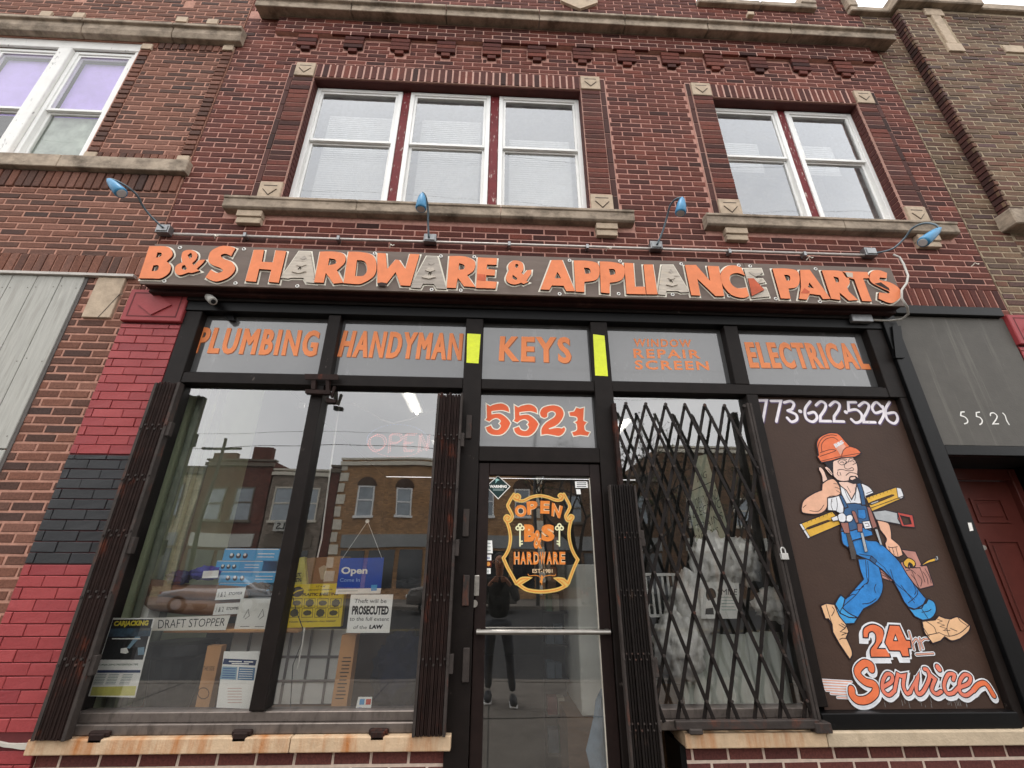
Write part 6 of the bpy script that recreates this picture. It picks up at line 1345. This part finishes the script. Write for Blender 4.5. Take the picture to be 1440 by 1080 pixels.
far_building(-9.7, 3.2, 8.05, f3, 'long tan brick building with arched windows and stone quoins across the street', [(-7.9, 4.6, 1.0, 1.75), (-5.5, 4.6, 1.0, 1.75), (-3.0, 4.6, 1.0, 1.75), (-.4, 4.6, 1.0, 1.75), (1.9, 4.6, 1.0, 1.75)], [(-9.0, 2.6, g_f)], T1, arch=True, quoin=True)
far_building(3.35, 10.8, 7.2, far_brick('far_brick_umber', '#7a5f49', '#5a4534'), 'plain brown brick building behind the street trees', [(5, 4.3, 1.2, 1.7), (7.2, 4.3, 1.2, 1.7), (9.4, 4.3, 1.2, 1.7)], [(3.8, 10.4, g_f)], T2)
far_building(11.0, 18, 9.2, f4, 'brown brick building beyond the trees across the street', [(13, 4.2, 1.2, 1.7), (16, 4.2, 1.2, 1.7)], [(12, 17.5, w_f)], T1)
far_building(18.2, 28, 7.8, f3, 'tan corner building far right across the street', [(20, 4.4, 1.2, 1.7), (23, 4.4, 1.2, 1.7), (26, 4.4, 1.2, 1.7)], [(18.8, 27, g_f)], T1)
nb = thing('nail_salon_sign', (-12.0, YF+.3, 3.7), 'white board lettered NAILS above a shop across the street', 'sign')
MB().box(-13.0, -11.2, YF+.20, YF+.30, 3.65, 4.25).build('sign_face', w_f, nb)
vs_, fs_ = textgeo('NAILS', .02); MB().add([(-11.35-1.5*u, YF+.303, 3.75+.4*v) for u, v in vs_], [tuple(reversed(f)) for f in fs_]).build('lettering', M_ink, nb)
# trees opposite
M_bark = mat('bark', '#2d2620', var=.25, bump=.4, bscale=20); M_leaf = mat('spring_leaf', '#3f4a26', rough=.7, var=.35, scale=2, bump=0)
def tree(x, y, h, seed, label, leafy=260):
    r = random.Random(seed); t = thing('street_tree', (x, y, 0), label, 'tree', 'street trees opposite'); m_ = MB(); lf = MB()
    def branch(p, d, L0, rad, dep):
        pts = [p]; q = p.copy(); dd = d.copy()
        for k in range(4):
            dd = (dd+Vector((r.uniform(-.18, .18), r.uniform(-.18, .18), r.uniform(-.03, .12)))).normalized(); q = q+dd*(L0/4); pts.append(q.copy())
        m_.tube(pts, [rad*(1-.13*i) for i in range(5)], n=5 if dep > 1 else 8, caps=False)
        if dep >= 5 or rad < .006: 
            for _ in range(2):
                c = q+Vector([r.uniform(-.25, .25) for _ in range(3)]); s = r.uniform(.05, .11); a = Vector([r.uniform(-1, 1) for _ in range(3)]).normalized(); b = a.orthogonal().normalized()
                lf.add([c-a*s, c+b*s*.6, c+a*s, c-b*s*.6], [(0, 1, 2, 3)])
            return
        for _ in range(3 if dep < 4 else 2):
            a = dd.orthogonal().normalized(); a.rotate(Matrix.Rotation(r.uniform(0, 6.28), 3, dd)); nd = (dd*r.uniform(.6, 1)+a*r.uniform(.45, .8)).normalized()
            branch(pts[r.choice((3, 4, 4))], nd, L0*r.uniform(.62, .8), rad*.58, dep+1)
    branch(Vector((x, y, 0)), Vector((0, 0, 1)), h*.36, h*.022, 0)
    m_.build('trunk', M_bark, t, smooth=True); lf.build('crown', M_leaf, t)
tree(4.6, -20.5, 8.2, 3, 'bare branching street tree across the street beside the tan building')
tree(8.2, -21.5, 9.0, 8, 'larger street tree with sparse leaves across the street')
tree(12.5, -20.8, 7.6, 21, 'smaller budding tree farthest right across the street')
# utility pole and wires
up = thing('utility_pole', (-14.2, -19.9, 0), 'wooden utility pole with crossarm across the street', 'pole')
MB().tube([(-14.2, -19.9, 0), (-14.2, -19.9, 7.9)], [.11, .08], n=10).build('pole_shaft', M_bark, up, smooth=True); MB().box(-15.2, -13.2, -19.97, -19.83, 7.3, 7.4).build('crossarm', M_bark, up)
lp = thing('street_lamp', (2.2, -19.8, 0), 'pale steel street lamp across the street', 'street lamp')
MB().tube([(2.2, -19.8, 0), (2.2, -19.8, 7.8), (2.2, -19.0, 8.3), (2.2, -18.0, 8.4)], [.1, .07, .05, .04], n=10).build('lamp_pole', M_galv, lp, smooth=True); MB().box(2.05, 2.35, -18.2, -17.5, 8.34, 8.48).build('lamp_head', M_galv, lp, bevel=.03)
wr = MB()
for k, (z, yv) in enumerate(((7.6, -19.9), (7.5, -19.6), (8.3, -19.8), (11.1, -19.75), (12.9, -19.85), (18.5, -16), (21, -15.5), (24, -15))):
    pts = [(-40+4*i, yv, z+.35*math.cos((i % 8)/8*6.28)-.3) for i in range(21)]; wr.tube(pts, .008, n=4, caps=False)
wr.build('overhead_wires', M_ink, label='black utility wires strung along the far side of the street', cat='wires', loc=(0, -19.9, 8))
# parked cars
def car(x, y, L0, hgt, m, label, flip=1):
    c = thing('parked_car', (x, y, -.14), label, 'car', 'cars parked across the street'); z0 = -.14
    prof = [(-.5, .35), (-.5, .62), (-.47, .80), (-.30, .92), (-.16, 1.36), (.02, 1.46), (.20, 1.42), (.36, .98), (.47, .90), (.5, .66), (.5, .35)]
    def ring(w_, s, zs=1): return [(x+flip*a*L0, y+w_, z0+b*hgt/1.46*zs) for a, b in prof]
    m_ = MB(); W = .86; rings = []
    for w_ in (-W, -W*.93, W*.93, W):
        rr = []
        for a, b in prof:
            tuck = (max(0, b-.92)*.35); wz = w_*(1-tuck) ; bb = b-(.05 if abs(w_) == W and b > .7 else 0); rr.append((x+flip*a*L0*(.985 if abs(w_) == W else 1), y+wz, z0+bb*hgt/1.46))
        rings.append(rr)
    n = len(prof); vs = sum(rings, []); fs = [(k*n+i, k*n+(i+1) % n, (k+1)*n+(i+1) % n, (k+1)*n+i) for k in range(3) for i in range(n)]
    fs += [tuple(reversed(range(n))), tuple(3*n+i for i in range(n))]
    m_.add(vs, fs); m_.build('body', m, c, bevel=.03, segs=2)
    gm = mat('car_glass', '#15181b', rough=.08, spec=.8, var=0, bump=0)
    for s in (-1, 1):
        for a0, a1, t0, t1 in ((-.275, .005, -.15, .01), (.02, .325, .025, .19)):
            zz0, zz1 = z0+.96*hgt/1.46, z0+1.33*hgt/1.46; yv = y+s*(W-.01); yt = y+s*(W*.86+.0)
            MB().add([(x+flip*a0*L0, yv, zz0), (x+flip*a1*L0, yv, zz0), (x+flip*t1*L0, yt, zz1), (x+flip*t0*L0, yt, zz1)], [(0, 1, 2, 3)]).build('side_window', gm, c)
    for a in (-.31, .32):
        for s in (-1, 1):
            wx = x+flip*a*L0; wy = y+s*(W-.06)
            w_ = MB().tube([(wx, wy-.1, z0+.32), (wx, wy+.1, z0+.32)], .32, n=18).build('wheel', mat('tyre', '#151515', rough=.9, var=.1, bump=0), c)
            MB().tube([(wx, wy+s*.101, z0+.32), (wx, wy+s*.115, z0+.32)], .2, n=14).build('rim', M_galv, w_)
    for s in (-.6, .6):
        MB().box(x+flip*L0*.5-.04, x+flip*L0*.5+.015, y+s-.16, y+s+.16, z0+.62, z0+.76).build('headlight', M_vinyl, c, bevel=.01); MB().box(x-flip*L0*.5-.015, x-flip*L0*.5+.03, y+s-.14, y+s+.14, z0+.68, z0+.80).build('tail_light', mat('tail_red', '#7a1512', var=0, bump=0), c, bevel=.01)
car(-11.2, -17.9, 4.5, 1.45, mat('silver_car_paint', '#8d9093', rough=.25, metal=.5, var=.02, bump=0, coat=.8), 'silver sedan parked across the street toward the left')
car(-1.2, -18.0, 4.6, 1.62, mat('grey_car_paint', '#5a5550', rough=.25, metal=.5, var=.02, bump=0, coat=.8), 'grey brown car parked opposite the entrance door', -1)
car(6.3, -18.0, 4.4, 1.5, mat('dark_car_paint', '#1f2226', rough=.25, metal=.4, var=.02, bump=0, coat=.8), 'dark car parked under the street trees')
# ------------------------------------------------------------ the photographer, mirrored in the door glass
def skin_body(name, verts, edges, root, m, parent, sub=2):
    me = bpy.data.meshes.new(name); me.from_pydata([v[0] for v in verts], edges, []); o = bpy.data.objects.new(name, me); COL.objects.link(o); o.parent = parent; me.materials.append(m)
    sk_ = o.modifiers.new('skin', 'SKIN'); sk_.use_smooth_shade = True
    for i, v in enumerate(verts):
        d = me.skin_vertices[0].data[i]; r = v[1]; d.radius = r if isinstance(r, tuple) else (r, r); d.use_root = (i == root)
    s_ = o.modifiers.new('sub', 'SUBSURF'); s_.levels = sub; s_.render_levels = sub; return o
PS = thing('person', (.12, -3.52, 0), 'person in dark jacket and grey jeans holding up a phone, reflected in the door', 'person')
M_jean = mat('grey_jeans', '#3f434a', rough=.9, var=.2, scale=14, bump=.3); M_jack = mat('black_jacket', '#131416', rough=.8, var=.2, bump=.3); M_skin = mat('skin', '#b98468', rough=.55, var=.05, bump=.05); M_hair = mat('dark_hair', '#1a1412', rough=.7, var=.2)
hip = (0, 0, .95)
V = [((0, 0, .95), (.15, .11)), ((0, 0, 1.15), (.14, .10)), ((0, 0, 1.36), (.17, .11)), ((0, 0, 1.48), (.09, .08)),
     ((.10, 0, .86), .09), ((.15, .02, .5), .062), ((.19, .03, .12), .048), ((-.10, 0, .86), .09), ((-.12, -.05, .5), .062), ((-.13, -.12, .12), .048)]
skin_body('trousers', V[:1]+V[4:], [(0, 1), (1, 2), (2, 3), (0, 4), (4, 5), (5, 6)], 0, M_jean, PS)
JV = [((0, 0, .93), (.165, .125)), ((0, 0, 1.12), (.155, .115)), ((0, -.01, 1.34), (.185, .12)), ((0, -.01, 1.46), (.10, .085)),
      ((.17, -.01, 1.41), .068), ((.24, .06, 1.17), .052), ((.15, .24, 1.36), .042), ((-.17, -.01, 1.41), .068), ((-.24, .06, 1.17), .052), ((-.15, .24, 1.36), .042)]
skin_body('jacket', JV, [(0, 1), (1, 2), (2, 3), (2, 4), (4, 5), (5, 6), (2, 7), (7, 8), (8, 9)], 0, M_jack, PS)
HV = [((0, 0, 1.46), .055), ((0, .01, 1.54), .055), ((0, .02, 1.60), (.072, .085)), ((0, .015, 1.68), (.078, .095)), ((0, 0, 1.745), (.05, .06))]
hd = skin_body('head', HV, [(0, 1), (1, 2), (2, 3), (3, 4)], 0, M_skin, PS)
fc = MB(); fc.tube([(0, .095, 1.655), (0, .12, 1.63), (0, .108, 1.62)], [.009, .014, .008], M_skin, n=8)
for s in (-1, 1):
    fc.tube([(s*.032, .088, 1.66), (s*.032, .1, 1.66)], .013, M_wline, n=8); fc.tube([(s*.032, .1, 1.66), (s*.032, .103, 1.66)], .006, M_ink, n=8); fc.tube([(s*.078, .0, 1.63), (s*.09, -.008, 1.655), (s*.082, -.01, 1.675)], [.012, .016, .01], M_skin, n=8)
fc.tube([(-.026, .092, 1.585), (0, .1, 1.582), (.026, .092, 1.585)], .006, mat('lips', '#8a4a42'), n=6); fc.build('face', None, PS, smooth=True)
hv = MB(); hv.tube([(0, -.03, 1.60), (0, -.035, 1.68), (0, -.012, 1.75), (0, -.005, 1.775)], [.07, .094, .075, .03], n=16); hv.build('hair', M_hair, PS, smooth=True)
for s in (-1, 1):
    w0 = Vector((s*.15, .24, 1.36)); pc = Vector((s*.085, .285, 1.44))
    hh2 = [(tuple(w0), .03), (tuple(w0.lerp(pc, .6)), (.036, .02)), (tuple(pc), (.036, .018))]; ed = [(0, 1), (1, 2)]
    for k in range(4):
        b0 = pc+Vector((-s*.004, .004, .026-.018*k)); i = len(hh2); ln = (.036, .042, .04, .03)[k]
        hh2 += [(tuple(b0+Vector((-s*.018, .014, .006))), .0095), (tuple(b0+Vector((-s*(.018+ln), .01, .006))), .0088), (tuple(b0+Vector((-s*(.024+ln*1.15), -.012, .004))), .008)]; ed += [(2, i), (i, i+1), (i+1, i+2)]
    i = len(hh2); hh2 += [(tuple(w0.lerp(pc, .65)+Vector((-s*.02, -.02, .01))), .012), (tuple(pc+Vector((-s*.035, -.028, .0))), .010)]; ed += [(1, i), (i, i+1)]
    skin_body('hand', hh2, ed, 0, M_skin, PS, 1)
for s, fx, fy in ((1, .19, .06), (-1, -.13, -.09)):
    sh = MB(); sh.tube([(fx, fy-.10, .05), (fx, fy-.08, .055), (fx, fy+.02, .055), (fx, fy+.13, .042), (fx, fy+.18, .03)], [.03, .045, .052, .046, .022], n=12)
    sh.build('shoe', mat('navy_shoe', '#20242c', rough=.6, var=.2), PS, smooth=True); MB().box(fx-.05, fx+.05, fy-.12, fy+.19, 0.002, .022).build('shoe_sole', M_vinyl, PS, bevel=.01)
for o in PS.children:
    if o.name.split('.')[0] in ('face', 'hair', 'shoe', 'shoe_sole'):   # these were laid out around the figure's own origin
        o.location = ORIG[o.name]*0+Vector((.12, -3.52, 0))-Vector((0, 0, 0))
        pass
ph = MB().box(-.04, .04, -.006, .004, -.075, .075); 
pho = MB().box(.005, .155, -3.235, -3.226, 1.40, 1.47).build('phone', M_ink, label='black phone held up in both hands by the reflected person', cat='phone', loc=(.08, -3.23, 1.4), bevel=.003)
